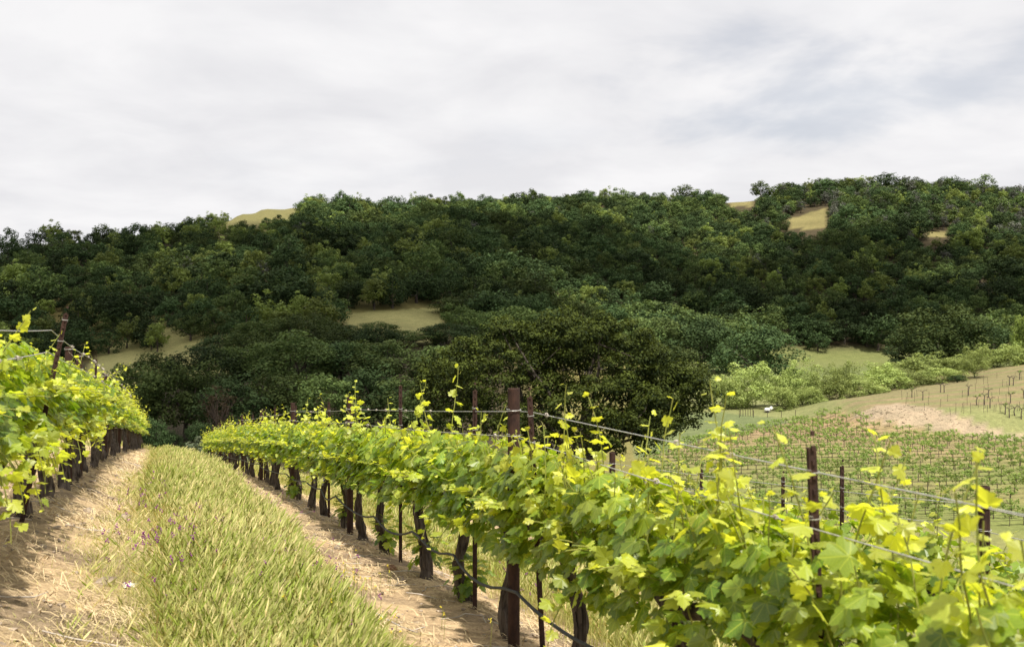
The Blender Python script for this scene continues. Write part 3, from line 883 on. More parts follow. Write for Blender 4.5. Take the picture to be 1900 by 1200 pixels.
for i, y in enumerate([8.4, 9.2, 10.6, 15.2, 20.5]):
    post(A_FAR, y, STAKE, 'metal_stake', f'notched rusty stake in the row behind the drip hose row, {ordn(i + 1)} along', 'stake', 'notched stakes of the row behind', 0.05 if i == 0 else -0.1)

def run_line(a, y0, y1, h, sag, seg, rad, name, mat, label, cat, group, side=0.0, knots=0, jit=0.0, seed=1):
    rng = np.random.default_rng(seed)
    n = int((y1 - y0) / 0.22)
    yy = np.linspace(y0, y1, n)
    sup = np.array(seg, float)
    pts = []
    xs = a - ROW * sup
    zs = ground_z(xs, sup) + np.asarray(h, float)
    zz = np.interp(yy, sup, zs)
    i = np.clip(np.searchsorted(sup, yy) - 1, 0, len(sup) - 2)
    f = np.clip((yy - sup[i]) / (sup[i + 1] - sup[i]), 0, 1)
    zz = zz - sag * 4 * f * (1 - f) * rng.uniform(0.4, 1.3, len(sup))[i]
    xx = a - ROW * yy + side + jit * np.sin(yy * 2.1 + seed)
    zz = zz + jit * 0.5 * np.sin(yy * 1.7 + 2 * seed)
    b = MB()
    b.tube(np.column_stack([xx, yy, zz]), rad, sides=6)
    for k in range(knots):                              # last year's dried tendrils still wound round the wire
        j = rng.integers(3, n - 3)
        th = np.linspace(0, 2 * np.pi * rng.uniform(1.5, 3.5), 16)
        rr = rad + 0.004 + rng.uniform(0, 0.006)
        b.tube(np.column_stack([xx[j] + rr * np.cos(th), yy[j] + np.linspace(0, rng.uniform(0.02, 0.06), 16), zz[j] + rr * np.sin(th)]), 0.0028, sides=4, mi=1)
        if rng.random() < 0.4:
            b.tube([(xx[j], yy[j], zz[j]), (xx[j] + rng.normal(0, 0.03), yy[j] + 0.03, zz[j] - 0.05), (xx[j] + rng.normal(0, 0.05), yy[j] + 0.06, zz[j] - rng.uniform(0.06, 0.14))], 0.0022, sides=4, mi=1)
    tag(obj(name, b.mesh(name, [mat, M['twig']])), label, cat, group)
segR = [1.0] + PIPES
run_line(A_RIGHT, 1.0, 50.2, 1.60, 0.015, segR, 0.0030, 'trellis_wire', M['wire'], 'upper grey trellis wire running along the tops of the drip hose row posts', 'wire', 'trellis wires', side=0.05, knots=45, seed=3)
run_line(A_RIGHT, 1.0, 50.2, 1.43, 0.02, segR, 0.0028, 'trellis_wire', M['wire'], 'lower grey trellis wire just above the leaves of the drip hose row', 'wire', 'trellis wires', side=-0.05, knots=40, seed=4)
run_line(A_LEFT, 2.0, 30, [1.45, 1.49, 1.50, 1.50, 1.50, 1.50], 0.02, [2, 7.35, 11.2, 18.2, 24, 30], 0.0042, 'trellis_wire', M['wire'], 'upper grey trellis wire reaching the leaning stake of the uphill row', 'wire', 'trellis wires', side=0.25, knots=25, seed=5)
run_line(A_LEFT, 2.0, 30, [1.28, 1.32, 1.33, 1.33, 1.33, 1.33], 0.02, [2, 7.35, 11.2, 18.2, 24, 30], 0.0040, 'trellis_wire', M['wire'], 'lower grey trellis wire of the uphill row among the shoots', 'wire', 'trellis wires', side=0.22, knots=15, seed=6)
run_line(A_FAR, 4.5, 29.2, 1.60, 0.02, [4.5, 7.15, 12.7, 18.2, 23.7, 29.2], 0.0036, 'trellis_wire', M['wire'], 'upper trellis wire of the row behind, thin against the young vineyard', 'wire', 'trellis wires', knots=12, seed=7)
run_line(A_FAR, 4.5, 29.2, 1.43, 0.02, [4.5, 7.15, 12.7, 18.2, 23.7, 29.2], 0.0036, 'trellis_wire', M['wire'], 'lower trellis wire of the row behind, close over its leaves', 'wire', 'trellis wires', knots=8, seed=8)
run_line(A_RIGHT, 2.0, 49, 0.44, 0.09, [2.0, 3.4, 4.8, 6.3, 7.6, 8.8, 10.3, 12.7, 14, 15.4, 18, 22.8, 28.3, 33.8, 39.3, 49], 0.011, 'drip_hose', M['hose'], 'sagging black drip hose along the trunks of the near vine row', 'hose', None, side=-0.10, jit=0.02, seed=9)
run_line(A_LEFT, 4.0, 47, 0.72, 0.05, list(np.arange(4, 48, 1.43)), 0.009, 'drip_hose', M['hose'], 'black drip hose along the trunks of the uphill row', 'hose', None, side=0.09, jit=0.02, seed=10)

# ------------------------------------------------------------------ grass strip and litter
def blades(n, yr, srange, hr, seed, ground=0.0, wr=(0.0009, 0.0019), dry=0.42, heads=0.62, edge=0.25, lean=0.35, fade=0.0):
    rng = np.random.default_rng(seed)
    yy = yr[0] + (yr[1] - yr[0]) * rng.random(n)
    ss = srange[0] + (srange[1] - srange[0]) * rng.random(n)
    ss += rng.normal(0, edge * 0.5, n) + edge * 0.5 * wob(ss * 3, yy, 0.8)
    x = ss - ROW * yy
    keep = rng.random(n) < (0.45 + 0.55 * (wob(x, yy, 0.35) > -0.15)) * (np.clip((ss - srange[0]) / fade, 0.04, 1) ** 1.5 if fade else 1)
    x, yy, ss = x[keep], yy[keep], ss[keep]; n = len(x)
    z = ground_z(x, yy)
    e = np.minimum((ss - srange[0]) * (0.6 if not fade else 0.38 / fade), srange[1] - ss)
    ef = np.clip(0.35 + e / 0.45, 0.3, 1.0)
    h = rng.uniform(hr[0], hr[1], n) * ef * (1 + 0.32 * wob(x, yy, 0.8))
    az = np.where(rng.random(n) < 0.7, rng.uniform(0, 2 * np.pi, n), rng.normal(0.6, 0.6, n))
    h = h * np.where(rng.random(n) < 0.10, 1.35, rng.uniform(0.75, 1.05, n))
    ln = np.abs(rng.normal(lean, 0.22, n)) * h
    w = rng.uniform(wr[0], wr[1], n) * (1 + yy / 22.0)
    d = np.column_stack([np.cos(az), np.sin(az), np.zeros(n)])
    wd = np.column_stack([-np.sin(az), np.cos(az), np.zeros(n)])
    fa = rng.uniform(0, np.pi, n)
    wd = np.column_stack([np.cos(fa), np.sin(fa), np.zeros(n)])
    base = np.column_stack([x, yy, z - 0.01])
    lev = np.array([0, 0.4, 0.75, 1.0])
    wl = np.array([1.0, 0.85, 0.55, 0.05])
    V = np.zeros((n, 8, 3))
    for i, (t, k) in enumerate(zip(lev, wl)):
        c = base + d * (ln * t ** 2.0)[:, None]
        c[:, 2] += h * t * (1 - 0.22 * (ln / h) * t)
        V[:, 2 * i] = c - wd * (w * k)[:, None]
        V[:, 2 * i + 1] = c + wd * (w * k)[:, None]
    f = np.array([[0, 1, 3, 2], [2, 3, 5, 4], [4, 5, 7, 6]])
    Fq = (f[None] + (np.arange(n) * 8)[:, None, None]).reshape(-1, 4)
    green = np.clip(rng.beta(1.2, 1.2 / max(dry, 0.05) * 0.6, n) + 0.22 * wob(x, yy, 1.3), 0, 1)
    age = np.repeat(green, 3); tint = np.repeat(rng.random(n), 3)
    # barley heads on a share of the stems
    hsel = np.where((rng.random(n) < heads) & (ef > 0.6))[0]
    m = len(hsel)
    tip = base[hsel] + d[hsel] * (ln[hsel] * 0.88)[:, None]
    tip[:, 2] += (h * 0.93 * (1 - 0.22 * ln / h))[hsel]
    ax = norm(d[hsel] * (2 * ln / h * 0.6)[hsel][:, None] + np.array([0, 0, 1.0]) + d[hsel] * 0.25)
    L = rng.uniform(0.05, 0.09, m); R = rng.uniform(0.0032, 0.0056, m) * (1 + yy[hsel] / 30)
    s1 = norm(np.cross(ax, np.array([0.3, 0.9, 0.1]))); s2 = np.cross(ax, s1)
    H = np.zeros((m, 11, 3))
    for r_, (t, k) in enumerate([(0.0, 0.35), (0.3, 1.0), (0.7, 0.95)]):
        for q in range(3):
            a = q * 2 * np.pi / 3 + r_ * 0.4
            H[:, r_ * 3 + q] = tip + ax * (L * t)[:, None] + (s1 * math.cos(a) + s2 * math.sin(a)) * (R * k)[:, None]
    H[:, 9] = tip + ax * (L * 1.25)[:, None]
    H[:, 10] = tip + ax * (L * 1.0)[:, None]
    hf4 = [[r_ * 3 + q, r_ * 3 + (q + 1) % 3, r_ * 3 + 3 + (q + 1) % 3, r_ * 3 + 3 + q] for r_ in range(2) for q in range(3)]
    hf3 = [[6 + q, 6 + (q + 1) % 3, 9] for q in range(3)]
    off = len(V.reshape(-1, 3))
    o4 = (np.array(hf4)[None] + (np.arange(m) * 11)[:, None, None]).reshape(-1, 4) + off
    o3 = (np.array(hf3)[None] + (np.arange(m) * 11)[:, None, None]).reshape(-1, 3) + off
    hage = np.clip(rng.normal(0.40, 0.30, m) + 0.2 * wob(x[hsel], yy[hsel], 1.1), 0, 1); htin = rng.uniform(0.35, 1.0, m)
    verts = np.concatenate([V.reshape(-1, 3), H.reshape(-1, 3)])
    return verts, np.concatenate([Fq, o4]), o3, np.concatenate([age, np.repeat(hage, 6), np.repeat(hage, 3)]), np.concatenate([tint, np.repeat(htin, 6), np.repeat(htin, 3)])

def grass_object(name, sets, label):
    v, q, t, a4, a3, t4, t3 = [], [], [], [], [], [], []
    n = 0
    for st in sets:
        V, Q, T3, age, tint = blades(**st)
        v.append(V); q.append(Q + n); t.append(T3 + n); n += len(V)
        a4.append(age[:len(Q)]); a3.append(age[len(Q):]); t4.append(tint[:len(Q)]); t3.append(tint[len(Q):])
    me = mesh_np(name, np.concatenate(v), [np.concatenate(q), np.concatenate(t)], [M['grass']],
                 face_attr={'age': np.concatenate(a4 + a3), 'tint': np.concatenate(t4 + t3)})
    tag(obj(name, me), label, 'grass', kind='stuff')
grass_object('grass', [
    dict(n=105000, yr=(3.6, 9.5), srange=(-0.28, 1.34), hr=(0.12, 0.28), seed=1, fade=0.75),
    dict(n=100000, yr=(9.5, 20), srange=(-0.45, 1.44), hr=(0.13, 0.29), seed=2, fade=0.6),
    dict(n=80000, yr=(20, 54), srange=(-0.38, 1.68), hr=(0.17, 0.33), seed=3, wr=(0.0012, 0.0024)),
    dict(n=26000, yr=(3.6, 16), srange=(-0.70, 0.75), hr=(0.05, 0.16), seed=4, dry=0.9, heads=0.05, lean=0.7),
    dict(n=30000, yr=(4.5, 16), srange=(3.1, 5.4), hr=(0.20, 0.40), seed=5),
    dict(n=28000, yr=(16, 50), srange=(3.1, 5.4), hr=(0.20, 0.38), seed=6, wr=(0.0012, 0.0024)),
    dict(n=9000, yr=(46, 62), srange=(-8, 4), hr=(0.15, 0.35), seed=7, wr=(0.006, 0.010), dry=0.8),
], 'tall green and tan barley grass filling the strips between the vine rows')

def litter(name, n, yr, srange, lr, r, mat, label, seed, cat, bend=0.2, up=0.12):
    rng = np.random.default_rng(seed)
    b = MB()
    for i in range(n):
        y = yr[0] + (yr[1] - yr[0]) * rng.random() ** 1.3
        k = rng.integers(len(srange)); s = rng.uniform(*srange[k])
        x = s - ROW * y
        L = rng.uniform(*lr); a = rng.uniform(0, 2 * np.pi)
        p = []
        for t in np.linspace(-0.5, 0.5, 4):
            px = x + math.cos(a) * L * t + rng.normal(0, bend * L * 0.2); py = y + math.sin(a) * L * t + rng.normal(0, bend * L * 0.2)
            p.append((px, py, gz(px, py) + r * 1.2 + abs(rng.normal(0, up)) * L * 0.4))
        b.tube(p, [r * 0.9, r, r * 0.9, r * 0.5], sides=4, caps=False)
    tag(obj(name, b.mesh(name, [mat])), label, cat, kind='stuff')
def straw_mat(n, seed):
    rng = np.random.default_rng(seed)
    y = 3.8 + 26 * rng.random(n) ** 1.5
    s = np.where(rng.random(n) < 0.58, rng.uniform(-2.3, 0.1, n), rng.uniform(1.35, 3.3, n))
    x = s - ROW * y
    keep = rng.random(n) < np.clip(0.55 + 0.9 * wob(x, y * 1.6, 0.62), 0.06, 1)
    x, y = x[keep], y[keep]; n = len(x)
    a = rng.uniform(0, 2 * np.pi, n); L = rng.uniform(0.03, 0.11, n); w = rng.uniform(0.0008, 0.0019, n) * (1 + y / 14)
    dx, dy = np.cos(a) * L / 2, np.sin(a) * L / 2
    tilt = np.abs(rng.normal(0, 0.35, n)) * L
    V = np.zeros((n, 6, 3))
    for i, t in enumerate((-1, 0, 1)):
        px, py = x + dx * t, y + dy * t
        pz = ground_z(px, py) + 0.012 + (t + 1) * 0.5 * tilt + (0.12 * L if t == 0 else 0)
        V[:, 2 * i] = np.column_stack([px - np.sin(a) * w, py + np.cos(a) * w, pz]); V[:, 2 * i + 1] = np.column_stack([px + np.sin(a) * w, py - np.cos(a) * w, pz + w * 0.6])
    f = np.array([[0, 1, 3, 2], [2, 3, 5, 4]])
    Fq = (f[None] + (np.arange(n) * 6)[:, None, None]).reshape(-1, 4)
    tag(obj('straw', mesh_np('straw', V.reshape(-1, 3), [Fq], [M['straw']])), 'short dry straw strewn over the bare soil beside the rows', 'straw', kind='stuff')
straw_mat(52000, 21)
litter('pruned_twigs', 150, (4.2, 20), [(-1.9, 0.0), (1.6, 3.0), (1.6, 2.6)], (0.12, 0.5), 0.0048, M['twig'], 'pale pruned canes scattered on the soil under the vines', 22, 'twigs', up=0.10)

def pebbles():
    rng = np.random.default_rng(5)
    n = 2600
    y = 3.8 + 22 * rng.random(n) ** 1.5
    s = np.where(rng.random(n) < 0.6, rng.uniform(-2.3, -0.35, n), rng.uniform(1.55, 3.2, n))
    x = s - ROW * y
    z = ground_z(x, y)
    sz = np.exp(rng.normal(-4.55, 0.55, n))
    t = (1 + 5 ** 0.5) / 2
    iv = norm(np.array([(-1, t, 0), (1, t, 0), (-1, -t, 0), (1, -t, 0), (0, -1, t), (0, 1, t), (0, -1, -t), (0, 1, -t), (t, 0, -1), (t, 0, 1), (-t, 0, -1), (-t, 0, 1)], float))
    fi = np.array([(0, 11, 5), (0, 5, 1), (0, 1, 7), (0, 7, 10), (0, 10, 11), (1, 5, 9), (5, 11, 4), (11, 10, 2), (10, 7, 6), (7, 1, 8), (3, 9, 4), (3, 4, 2), (3, 2, 6), (3, 6, 8), (3, 8, 9), (4, 9, 5), (2, 4, 11), (6, 2, 10), (8, 6, 7), (9, 8, 1)])
    V = iv[None] * (1 + 0.25 * rng.normal(size=(n, 12, 1))) * sz[:, None, None] * np.stack([rng.uniform(0.8, 1.5, n), rng.uniform(0.8, 1.3, n), rng.uniform(0.5, 0.9, n)], -1)[:, None]
    V = V + np.column_stack([x, y, z + sz * 0.2])[:, None]
    Fc = (fi[None] + (np.arange(n) * 12)[:, None, None]).reshape(-1, 3)
    tag(obj('soil_clods', mesh_np('soil_clods', V.reshape(-1, 3), [Fc], [M['stone']])), 'crumbly clods and pebbles on the bare soil strips', 'soil clods', kind='stuff')
pebbles()
def bank_clods():
    rng = np.random.default_rng(15)
    n = 3400
    x = rng.uniform(52, 80, n); y = rng.uniform(134, 154, n)
    z = ground_z(x, y); u, v = proj(x, y, z)
    ok = inpoly(u, v, [(1575, 771), (1625, 752), (1672, 748), (1735, 758), (1800, 776), (1862, 803), (1850, 815), (1700, 793), (1610, 779)])
    x, y, z = x[ok], y[ok], z[ok]; n = len(x)
    sz = np.exp(rng.normal(-3.0, 0.6, n))
    d = norm(np.array([(1, 1, 1), (-1, 1, 1), (-1, -1, 1), (1, -1, 1), (1, 1, -1), (-1, 1, -1), (-1, -1, -1), (1, -1, -1)], float))
    V = d[None] * (1 + 0.3 * rng.normal(size=(n, 8, 1))) * sz[:, None, None] * np.array([1.2, 1.0, 0.7]) + np.column_stack([x, y, z])[:, None]
    q = np.array([(0, 1, 2, 3), (7, 6, 5, 4), (0, 4, 5, 1), (1, 5, 6, 2), (2, 6, 7, 3), (3, 7, 4, 0)])
    m = solid_material('bank_earth', (0.23, 0.185, 0.13), (0.35, 0.288, 0.20), 0.8, 0.95, spec=0.1)
    tag(obj('bank_clods', mesh_np('bank_clods', V.reshape(-1, 3), [(q[None] + (np.arange(n) * 8)[:, None, None]).reshape(-1, 4)], [m])), 'rough clods of earth on the bare cut bank', 'soil clods', kind='stuff')
bank_clods()

def flowers(name, n, spots, mat, h, size, label, cat, seed):
    rng = np.random.default_rng(seed)
    b = MB()
    for i in range(n):
        sy, ss, ry, rs = spots[rng.integers(len(spots))]
        y = sy + rng.normal(0, ry); s = ss + rng.normal(0, rs); x = s - ROW * y
        z = gz(x, y) + rng.uniform(*h)
        b.tube([(x, y, z - 0.15), (x + 0.01, y, z)], 0.0014, sides=4, caps=False, mi=1)
        for k in range(rng.integers(3, 7)):
            c = np.array([x + rng.normal(0, size * 0.5), y + rng.normal(0, size * 0.5), z + k * size * 0.55])
            d = norm(rng.normal(size=3) + np.array([0, 0, -0.4])) * size
            b.tube([c, c + d * 0.6, c + d], [size * 0.28, size * 0.42, size * 0.10], sides=5)
    tag(obj(name, b.mesh(name, [mat, M['vine_stem']])), label, cat, kind='stuff')
flowers('vetch_flowers', 330, [(7.6, 0.15, 0.9, 0.25), (8.3, 0.55, 0.8, 0.3), (6.3, 0.1, 0.5, 0.25), (10.5, -0.1, 1.5, 0.2), (6.8, 0.9, 0.7, 0.35), (12, 1.3, 1.6, 0.3), (8.0, 0.9, 1.0, 0.3), (7.2, 0.35, 0.6, 0.3), (9.0, 4.2, 1.0, 0.6)], M['vetch'], (0.14, 0.30), 0.012, 'purple vetch flowers dotted through the grass strip', 'flowers', 31)
flowers('mustard_flowers', 34, [(5.6, 1.2, 0.5, 0.25), (6.2, 1.4, 0.6, 0.2)], M['mustard'], (0.24, 0.36), 0.008, 'tiny yellow flowers in the near grass', 'flowers', 32)

# a scrap of white paper and one reddish stone
def scrap():
    rng = np.random.default_rng(3)
    n = 7
    g = np.array([(i / (n - 1) - 0.5, j / (n - 1) - 0.5, 0) for i in range(n) for j in range(n)])
    g[:, 2] = 0.16 * rng.normal(size=len(g)) + 0.18
    g[:, :2] += 0.03 * rng.normal(size=(len(g), 2))
    g *= np.array([0.085, 0.06, 0.05])
    f = np.array([(i * n + j, i * n + j + 1, (i + 1) * n + j + 1, (i + 1) * n + j) for i in range(n - 1) for j in range(n - 1)])
    y = 6.15; x = (240 - 950) / F * y
    tag(obj('paper_scrap', mesh_np('paper_scrap', g, [f], [M['plastic']]), loc=(x, y, gz(x, y) + 0.01)), 'crumpled white scrap lying on the dry straw', 'litter')
    b = MB()
    V = norm(rng.normal(size=(1, 3)))
    th = np.linspace(0, 2 * np.pi, 9, endpoint=False)
    rings = [(0.2, 0.0), (0.95, 0.15), (1.0, 0.45), (0.6, 0.8), (0.1, 0.95)]
    pts = np.concatenate([np.column_stack([np.cos(th) * r, np.sin(th) * r * 0.8, np.full(9, z)]) * (1 + 0.12 * rng.normal(size=(9, 1))) for r, z in rings]) * 0.055
    j = np.arange(9); j2 = (j + 1) % 9
    q = np.concatenate([np.column_stack([i * 9 + j, i * 9 + j2, (i + 1) * 9 + j2, (i + 1) * 9 + j]) for i in range(4)])
    b.add(pts, [q, np.array([36 + j])])
    m = solid_material('reddish_stone', (0.20, 0.10, 0.06), (0.34, 0.19, 0.12), 25, 0.9, bump=0.4)
    y = 9.15; x = (732 - 950) / F * y - 0.02
    tag(obj('stone', b.mesh('stone', [m]), loc=(x, y, gz(x, y) - 0.01)), 'reddish brown stone on the pale soil in front of the bent vine trunk', 'stone')
scrap()

# ------------------------------------------------------------------ trees
def leaf_quads(C, R, n, size, rng, flat=0.8, up=0.35, droop=0.0, top_light=0.45):
    """n leaf-sized quads over each clump (centres C, radii R)"""
    k = len(C)
    d = rng.normal(size=(k * n, 3)); d[:, 2] += up; d = norm(d)
    c = np.repeat(C, n, axis=0); r = np.repeat(R, n)
    p = c + d * (r * rng.uniform(0.55, 1.08, k * n))[:, None] * np.array([1, 1, flat])
    nr = norm(d + 0.48 * rng.normal(size=(k * n, 3)) + np.array([0, 0, 0.25]))
    t = norm(np.cross(nr, rng.normal(size=(k * n, 3))) + np.array([0, 0, -droop])); b = np.cross(nr, t)
    s = size * rng.uniform(0.6, 1.35, k * n)[:, None]
    a = s * 0.62
    V = np.stack([p - t * s * 0.5, p + b * a * 0.5 - nr * s * 0.08, p + t * s * 0.5, p - b * a * 0.5 - nr * s * 0.08], axis=1)
    age = np.clip(0.25 + top_light * d[:, 2] * 0.6 + rng.normal(0, 0.2, k * n), 0, 1)  # top light painted in: upward side of each clump takes the lighter colour
    tint = np.clip(np.repeat(rng.random(k), n) * 0.6 + 0.4 * rng.random(k * n), 0, 1)
    return V.reshape(-1, 3), np.arange(k * n * 4).reshape(-1, 4), age, tint

def crown_clumps(rng, nc, rad, zc, zr, cr, low=-0.35, shell=0.55, lobes=5, amp=0.18):
    ph = rng.uniform(0, 6.28, 3)
    d = norm(rng.normal(size=(nc * 4, 3)))
    d = d[d[:, 2] > low][:nc]
    az = np.arctan2(d[:, 1], d[:, 0])
    m = 1 + amp * (np.sin(az * 2 + ph[0]) + np.sin(az * lobes + ph[1] + 3 * d[:, 2]) * 0.7 + np.sin(7 * d[:, 2] + ph[2]) * 0.5)
    f = shell + (1 - shell) * rng.random(len(d)) ** 0.6
    C = d * (f * m)[:, None] * np.array([rad, rad, zr]) + np.array([0, 0, zc])
    R = cr * rng.uniform(0.7, 1.35, len(d))
    return C, R

def limb_tree(b, base, C, rng, r0, nl, split_z, mi=0, sides=7, bow=0.08):
    """trunk and limbs reaching clumps"""
    top = base + np.array([rng.normal(0, 0.2), rng.normal(0, 0.2), split_z])
    t = np.linspace(0, 1, 5)[:, None]
    trunk = base * (1 - t) + top * t + np.concatenate([np.zeros((1, 3)), rng.normal(0, r0 * 0.3, (3, 3)) * [1, 1, 0], np.zeros((1, 3))])
    b.tube(trunk, np.linspace(r0 * 1.25, r0 * 0.85, 5), sides=sides + 2, mi=mi)
    pick = rng.choice(len(C), size=min(nl, len(C)), replace=False)
    for i in pick:
        e = C[i]
        t = np.linspace(0, 1, 7)[:, None]
        mid = top * 0.5 + e * 0.5 + rng.normal(0, 0.09 * np.linalg.norm(e - top), 3) * (1 if bow > 0 else 0.5) + np.array([0, 0, bow * np.linalg.norm(e - top)])
        p = top * (1 - t) ** 2 + 2 * mid * t * (1 - t) + e * t ** 2
        p[1:-1] += rng.normal(0, 0.02 * np.linalg.norm(e - top), (5, 3))
        b.tube(p, np.linspace(r0 * rng.uniform(0.35, 0.6), r0 * 0.06, 7), sides=sides, mi=mi)
        for k in range(2):
            j = rng.integers(3, 6); qs = C[rng.integers(0, len(C), 14)]; q = qs[np.argmin(np.linalg.norm(qs - p[j], axis=1))]
            dq = (q - p[j]); dq = dq / (np.linalg.norm(dq) + 1e-6) * min(np.linalg.norm(dq), np.linalg.norm(e - top) * 0.4)
            tt = np.linspace(0, 1, 4)[:, None]
            b.tube(p[j] + dq * tt + rng.normal(0, 0.03, (4, 3)) * np.linalg.norm(dq), np.linspace(r0 * 0.16, r0 * 0.03, 4), sides=5, mi=mi)

def tree_meshes(kind, seed, nc=60, nl=22, leaf=0.6, limbs=6):
    """unit species built at about 10 m tall, 10 m wide; returns (trunk mesh, crown mesh)"""
    rng = np.random.default_rng(seed)
    if kind == 'live_oak':
        C, R = crown_clumps(rng, nc, 4.0, 5.2, 4.0, 1.35, low=-0.9, shell=0.78, lobes=5); mat = M['live_oak']; flat, up, r0, sz = 0.92, 0.35, 0.34, 3.0
    elif kind == 'mid_oak':
        C, R = crown_clumps(rng, nc, 3.9, 5.3, 4.0, 1.35, low=-0.9, shell=0.78, lobes=4, amp=0.22); mat = M['mid_oak']; flat, up, r0, sz = 0.92, 0.4, 0.30, 3.0
    elif kind == 'pale_tree':
        C, R = crown_clumps(rng, nc, 3.0, 5.2, 4.6, 0.85, low=-0.6, lobes=6, amp=0.25); mat = M['pale_tree']; flat, up, r0, sz = 1.25, 0.5, 0.2, 2.5
    elif kind == 'grey_pine':
        C, R = crown_clumps(rng, nc, 2.3, 5.6, 4.6, 0.75, low=-0.6, shell=0.35, amp=0.28); mat = M['grey_pine']; flat, up, r0, sz = 1.2, 0.6, 0.2, 4.5
    elif kind == 'willow':
        C, R = crown_clumps(rng, nc, 4.0, 4.6, 4.3, 1.3, low=-0.8, shell=0.7, lobes=6, amp=0.28); mat = M['willow']; flat, up, r0, sz = 0.95, 0.5, 0.2, 2.0
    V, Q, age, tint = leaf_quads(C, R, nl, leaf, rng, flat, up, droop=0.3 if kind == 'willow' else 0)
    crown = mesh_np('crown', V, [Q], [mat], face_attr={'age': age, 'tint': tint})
    b = MB()
    limb_tree(b, np.array([0, 0, -0.6]), C, rng, r0, limbs, sz)
    trunk = b.mesh('trunk', [M['oak_bark']])
    return trunk, crown

def joined(trunk, crown, name):
    """one small mesh of trunk and crown, for trees too far off to show parts"""
    n0 = len(trunk.vertices)
    tv = np.zeros(n0 * 3, np.float32); trunk.vertices.foreach_get('co', tv)
    cv = np.zeros(len(crown.vertices) * 3, np.float32); crown.vertices.foreach_get('co', cv)
    tf = [tuple(p.vertices) for p in trunk.polygons]
    q4 = np.array([f for f in tf if len(f) == 4])
    cq = np.zeros(len(crown.polygons) * 4, np.int32); crown.loops.foreach_get('vertex_index', cq)
    m = len(crown.polygons)
    age = np.zeros(m, np.float32); crown.attributes['age'].data.foreach_get('value', age)
    tint = np.zeros(m, np.float32); crown.attributes['tint'].data.foreach_get('value', tint)
    return mesh_np(name, np.concatenate([tv.reshape(-1, 3), cv.reshape(-1, 3)]), [cq.reshape(-1, 4) + n0, q4], [crown.materials[0], M['oak_bark']],
                   np.concatenate([np.zeros(m), np.ones(len(q4))]), {'age': np.concatenate([age, np.zeros(len(q4))]), 'tint': np.concatenate([tint, np.zeros(len(q4))])})

TREES = {}
for kind, n in (('live_oak', 3), ('mid_oak', 4), ('willow', 4), ('pale_tree', 2)):
    TREES[kind] = [tree_meshes(kind, 40 + i * 7 + len(kind), nc=60, nl=120, leaf=0.36 if kind != 'willow' else 0.36, limbs=9) for i in range(n)]

def plant_tree(name, kind, u, y, vtop, wpx, label, group=None, i=None, base=None, cat='tree', sink=0.0):
    x = (u - 950) / F * y
    z0 = gz(x, y) if base is None else base
    H = (600 - vtop) / F * y - z0 + sink
    W = wpx / F * y
    tr, cr = TREES[kind][random.randrange(len(TREES[kind])) if i is None else i]
    root = empty(name, (x, y, z0 - sink), (0, 0, random.uniform(0, 6.28)))
    root.scale = (W / 9.6, W / 9.6, H / 10.1)
    tag(root, label, cat, group)
    obj('trunk', tr, root); obj('crown', cr, root)
    return root

# --- the big spreading oak
def big_oak():
    rng = np.random.default_rng(8)
    y0 = 92.0; x0 = (1075 - 950) / F * y0
    g = gz(x0, y0)
    root = empty('oak_tree', (x0, y0, g))
    tag(root, 'huge dark spreading oak standing alone behind the nearest vine row', 'tree')
    def loc(u, v):
        v = v - 5
        return ((u - 950) / F * y0 - x0, (600 - v) / F * y0 - g)
    lobes = [(880, 690, 85, 80), (820, 712, 70, 72), (795, 735, 48, 62), (845, 775, 70, 50), (950, 655, 85, 72), (1050, 640, 95, 70), (1110, 630, 85, 60), (1175, 665, 75, 72), (1230, 725, 80, 75), (1275, 745, 55, 70), (1000, 735, 110, 80), (1120, 750, 110, 70), (1200, 790, 95, 55), (900, 770, 100, 55), (1130, 800, 110, 48), (1230, 785, 85, 52), (1010, 800, 95, 48), (1180, 740, 90, 60), (1060, 690, 130, 75)]
    C, R = [], []
    k = y0 / F
    for (u, v, w, h) in lobes:
        w -= 14; h -= 16
        cx, cz = loc(u, v)
        n = int(50 * w * h / 5600)
        d = norm(rng.normal(size=(n, 3)) + np.array([0, -0.15, 0.35]))
        f = 0.55 + 0.5 * rng.random(n)
        yo = rng.uniform(-5.5, 5.5)
        c = np.column_stack([cx + d[:, 0] * f * w * k, yo + d[:, 1] * f * (w + h) * 0.5 * k * 1.05, cz + d[:, 2] * f * h * k])
        C.append(c); R.append(rng.uniform(0.75, 1.5, n))
    C = np.concatenate(C); R = np.concatenate(R)
    keep = C[:, 2] > 2.2
    C, R = C[keep], R[keep]
    V, Q, age, tint = leaf_quads(C, R, 150, 0.29, rng, 0.72, 0.45, top_light=0.8)
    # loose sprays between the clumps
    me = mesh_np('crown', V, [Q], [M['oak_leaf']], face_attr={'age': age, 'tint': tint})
    obj('crown', me, root)
    b = MB()
    limb_tree(b, np.array([0, 0, -0.8]), C[np.linalg.norm(C - np.array([0, 0, 7]), axis=1) > 5], rng, 0.62, 26, 4.2, sides=8, bow=-0.03)
    obj('trunk', b.mesh('trunk', [M['oak_bark']]), root)
big_oak()

